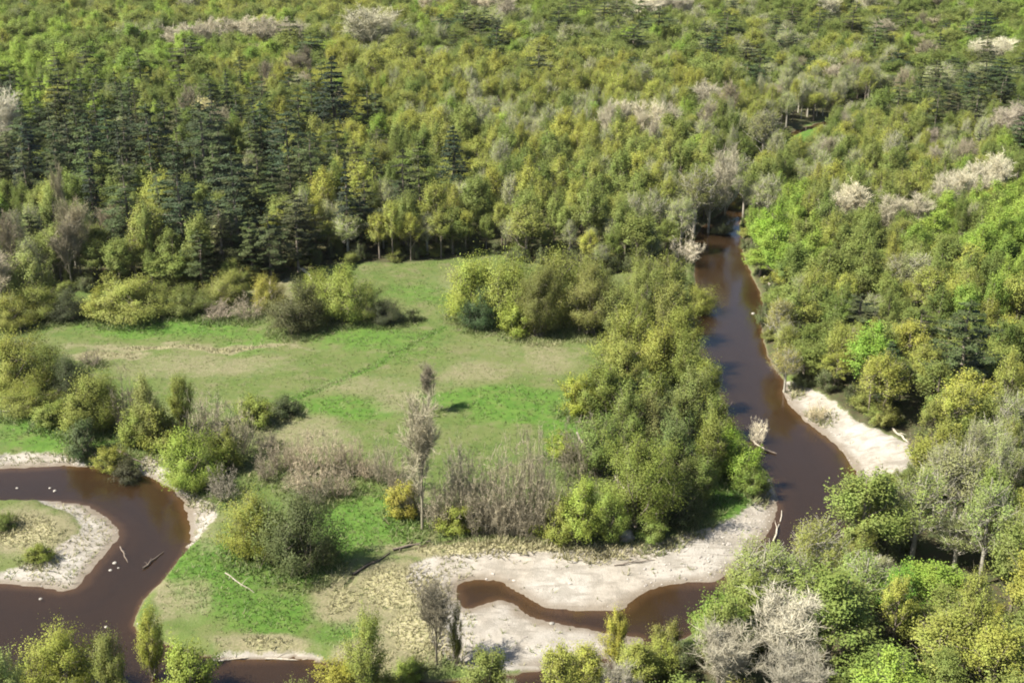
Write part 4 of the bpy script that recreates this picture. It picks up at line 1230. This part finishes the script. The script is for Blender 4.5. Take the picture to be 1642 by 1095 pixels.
gx, gy = jgrid(-135, 120, 128, 400, .62, .5)
z, sa, lu, dr, fo, dw, ds, df = ground(gx, gy)
qx, qy, _ = project(gx, gy)
k = (dw > .8) & (qx > -120) & (qx < 1420) & (qy < 1200) & (fo < .7)
dens = np.clip(.34 + .34 * nz(gx, gy, 3), .06, .8) * np.where(sa > .5, .10, 1)
dens = np.where((sa > .4) & (qx < 760), .45, dens)
dens = np.where((lu > .55) & (qy > 840), np.maximum(dens, .7), dens)
dens = np.where(polyline_d(DITCH, gx + .6 * nz(gx, gy, 8), gy) < 1.2, 1.0, dens)
dens = np.where(dr > .95, 1.0, dens)
foot = np.zeros(len(gx))
for a_, b_, r_ in occ:
    foot = np.maximum(foot, sstep(r_ + 2.2, r_ + .2, np.hypot(gx - a_, gy - b_)))
dens = np.maximum(dens, foot * .9)
k &= rng.random(len(gx)) < dens
gx, gy, z, sa, lu, dr, foot = (v[k] for v in (gx, gy, z, sa, lu, dr, foot))
lw = np.clip(lu + .25 * rng.normal(size=len(gx)), 0, 1)[:, None]; dw_ = np.clip(dr + .3 * rng.normal(size=len(gx)) + .6 * (sa > .4) - .25 * (dr > .95) * rng.random(len(gx)), 0, 1)[:, None]
c0 = np.array([.135, .165, .050]); c1 = np.array([.085, .145, .025]); c2 = np.array([.29, .265, .145])
colr = (c0 * (1 - lw) + c1 * lw) * (1 - dw_) + c2 * dw_
grass('meadow_grass', gx, gy, z, colr, .10 + .26 * lw[:, 0] + .10 * rng.random(len(gx)) + .25 * (sa > .4) + .3 * (dr > .95) + .45 * foot, 4, 'short green and straw-coloured meadow grass')


def ico(rr_, seed, sub=1, squash=.6):
    bm = bmesh.new()
    bmesh.ops.create_icosphere(bm, subdivisions=sub, radius=rr_)
    q = random.Random(seed)
    for v in bm.verts:
        v.co *= q.uniform(.78, 1.2)
        v.co.z *= squash
    return bm


def stone_mat(name, a, b):
    m, t, N, L = new_mat(name)
    geo = N.new('ShaderNodeNewGeometry')
    nn = noise(N, L, geo.outputs['Position'], 1.7, 5)
    c = mixc(N, L, rng_map(N, L, nn, .3, .7), a, b)
    d = N.new('ShaderNodeBsdfPrincipled'); d.inputs['Roughness'].default_value = .85
    L.new(c, d.inputs['Base Color'])
    o = N.new('ShaderNodeOutputMaterial'); L.new(d.outputs[0], o.inputs[0])
    return m


SM = stone_mat('cobbles', (.16, .14, .12), (.40, .37, .33))
SL = stone_mat('pale_rock', (.18, .165, .14), (.34, .32, .28))
# cobbles on the bars: one uncountable scatter
sx, sy = jgrid(-130, 75, 128, 290, .8, .5)
z, sa, lu, dr, fo, dw, ds, df = ground(sx, sy)
qx, qy, _ = project(sx, sy)
pr = np.where((qx > 1030) & (qx < 1270), .55, np.where(qx > 1270, .16, .07)) * (sa > .6) * (dw > .15) * (z < -.2)
k = rng.random(len(sx)) < pr
sx, sy, z = sx[k], sy[k], z[k]
bm = ico(1, 5, 1, .6); bm.verts.ensure_lookup_table(); bm.verts.index_update()
bv = np.array([v.co[:] for v in bm.verts]); bf = [[v.index for v in f.verts] for f in bm.faces]
bm.free()
sz_ = rng.uniform(.07, .26, len(sx)) * rng.uniform(.6, 1.2, len(sx))
az = rng.uniform(0, 6.28, len(sx))
co = np.empty((len(sx), len(bv), 3))
st = rng.uniform(.7, 1.4, len(sx))
bx = bv[None, :, 0] * st[:, None]; by = bv[None, :, 1] + 0 * st[:, None]
co[..., 0] = sx[:, None] + sz_[:, None] * (bx * np.cos(az)[:, None] - by * np.sin(az)[:, None])
co[..., 1] = sy[:, None] + sz_[:, None] * (bx * np.sin(az)[:, None] + by * np.cos(az)[:, None])
co[..., 2] = z[:, None] + sz_[:, None] * (bv[None, :, 2] + .2)
ff = (np.array(bf)[None] + (np.arange(len(sx)) * len(bv))[:, None, None]).reshape(-1, 3)
me = bpy.data.meshes.new('cobbles'); me.from_pydata(co.reshape(-1, 3).tolist(), [], ff.tolist()); me.materials.append(SM)
o = bpy.data.objects.new('gravel', me); COL.objects.link(o)
tag(o, 'grey and white cobbles scattered over the gravel bars', 'gravel', kind='stuff')

ROCKS = [(885, 996, 13, 'white boulder at the edge of the brown channel'), (1208, 500, 10, 'small white rock at the edge of the straight reach'), (65, 957, 9, 'pale rock in the shallows below the sandbar'),
         (184, 899, 11, 'largest pale rock in the water beside the sandbar tip'), (177, 911, 9, 'lower pale rock beside the sandbar tip'), (190, 908, 6, 'small pale rock between its two neighbours at the sandbar tip'), (88, 784, 9, 'brightest rock in the upper rapids'), (80, 780, 7, 'pale rock next to the brightest one in the upper rapids'),
         (27, 780, 7, 'pale rock alone at the start of the upper rapids'), 
         (222, 1000, 8, 'pale rock at the lower rapids by the bank'), (170, 1002, 8, 'pale rock in the lower rapids'), 
         (1003, 862, 34, 'large grey boulder under the big round tree')]
for x, y, w, lab in ROCKS:
    a, b, _ = G(x, y + w * .25, WATER_Z + .1)
    dep = project(a, b)[2]; r = w / 2 * dep / FPX * (.66 if w < 30 else 1)
    bm = ico(r, int(x * 7 + y), 2, .5)
    me = bpy.data.meshes.new('rock'); bm.to_mesh(me); bm.free(); me.materials.append(SL if w < 30 else SM)
    for p in me.polygons: p.use_smooth = w < 12
    o = bpy.data.objects.new('rock', me); COL.objects.link(o)
    zz = gh(a, b)
    o.location = (a, b, max(zz, WATER_Z) + r * .12)
    tag(o, lab, 'rock', 'pale rocks of the river' if w < 30 else None)

# logs and dead branches: (pixels of the two ends, thickness px, label, material)
LOGS = [((1204, 698), (1228, 716), 5, 'curved white log lying at the river edge by the snag', 'drift', 0), ((1226, 716), (1246, 722), 5, 'dark log sticking out into the river below the snag', 'darkwood', .2), ((925, 708), (955, 746), 5, 'white dead branch against the big round tree', 'drift', 2.2),
        ((1103, 722), (1116, 738), 4, 'short white dead branch in the shade behind the fresh green bush', 'drift', 1.5), ((985, 775), (1006, 800), 4, 'thin pale branch low on the big round tree', 'drift', 2.0), ((220, 714), (262, 713), 5, 'pale fallen log on the grass above the river bend', 'drift', .1),
        ((434, 462), (440, 498), 6, 'straw-white dead branch beside the rust-tinged bush', 'drift', 1.4), ((486, 446), (512, 476), 7, 'straw-white fallen top behind the rust-tinged bush', 'drift', 1.8), ((1240, 862), (1254, 812), 4, 'long white stick along the river side of the gravel bar', 'drift', 0),
        ((362, 925), (408, 955), 3, 'long bent stick in the lower meadow grass', 'drift', .15),
        ((566, 920), (625, 885), 5, 'dark log along the little cut bank of the meadow', 'darkwood', .1), ((630, 882), (690, 868), 5, 'brown log continuing the little cut bank', 'darkwood', .1), ((340, 1052), (400, 1047), 4, 'white log on the rim of the small brown pool', 'drift', .1), ((425, 1049), (492, 1049), 4, 'straight white log on the rim of the small brown pool', 'drift', .1),
        ((0, 664), (62, 658), 3, 'pale stick across the bright grass above the strand', 'drift', .1), ((188, 727), (232, 745), 6, 'dark root log hanging over the river bend', 'darkwood', .4), ((192, 870), (204, 895), 3, 'thin dark branch in the water off the sandbar tip', 'darkwood', 0), ((228, 905), (262, 878), 4, 'green-grown branch stranded in the river bend', 'darkwood', .1),
        ((1430, 700), (1462, 728), 5, 'pale log at the top of the sandy bank', 'drift', .3), ((1370, 790), (1385, 748), 4, 'grey branch standing out at the water below the sandy bank', 'darkwood', .4), ((985, 905), (1050, 896), 3, 'dark twig line on the pale gravel', 'darkwood', 0), ((1225, 448), (1240, 470), 5, 'white branch hanging over the upper straight reach', 'drift', .6)]
for (xa, ya), (xb, yb), th, lab, mk, lift in LOGS:
    lr_ = np.random.default_rng(int(xa * 3 + ya))
    pa = np.array(G(xa, ya, -.2)); pb = np.array(G(xb, yb, -.2))
    pa[2] = max(gh(*pa[:2]), WATER_Z) + .12 + lift * .6; pb[2] = max(gh(*pb[:2]), WATER_Z) + .10 + (lift * .3)
    dep = project(pa[0], pa[1])[2]; r = max(.07, th / 2 * dep / FPX * .8)
    b = Buf(); P = limb(lr_, pa, pb, 6, .018)
    b.tube(P, r * np.array([1, .95, .85, .75, .6, .3]), 7)
    me = b.mesh('log', M[mk], True)
    o = bpy.data.objects.new('fallen_log', None); COL.objects.link(o)
    t_ = bpy.data.objects.new('stem', me); COL.objects.link(t_); t_.parent = o
    t_.location = (-pa[0], -pa[1], -pa[2])
    l = np.linalg.norm(pb - pa)
    for q in range(3):
        b2 = Buf(); p0 = P[1 + q]; dv = (pb - pa) / l * .5 + lr_.normal(size=3) * .6; dv[2] = abs(dv[2]) * .5
        b2.tube(limb(lr_, p0, p0 + dv * l * .18, 3, .05), [r * .45, r * .3, r * .1], 5)
        t2 = bpy.data.objects.new('branch', b2.mesh('branch', M[mk], True)); COL.objects.link(t2); t2.parent = o
        t2.location = (-pa[0], -pa[1], -pa[2])
    o.location = tuple(pa)
    tag(o, lab, 'log')

# ------------------------------------------------------------------ the air
bm = bmesh.new()
bmesh.ops.create_cube(bm, size=1)
hz = bpy.data.meshes.new('haze'); bm.to_mesh(hz); bm.free()
hm, ht, N, L = new_mat('haze')
pv = N.new('ShaderNodeVolumePrincipled')
pv.inputs['Color'].default_value = (.98, .96, .90, 1)
pv.inputs['Density'].default_value = HAZE
pv.inputs['Anisotropy'].default_value = .3
o_ = N.new('ShaderNodeOutputMaterial'); L.new(pv.outputs[0], o_.inputs['Volume'])
hz.materials.append(hm)
ho = bpy.data.objects.new('haze', hz); COL.objects.link(ho)
ho.scale = (17000, 14000, 112); ho.location = (0, 5000, 52)
tag(ho, 'thin spring haze over the valley', kind='stuff')
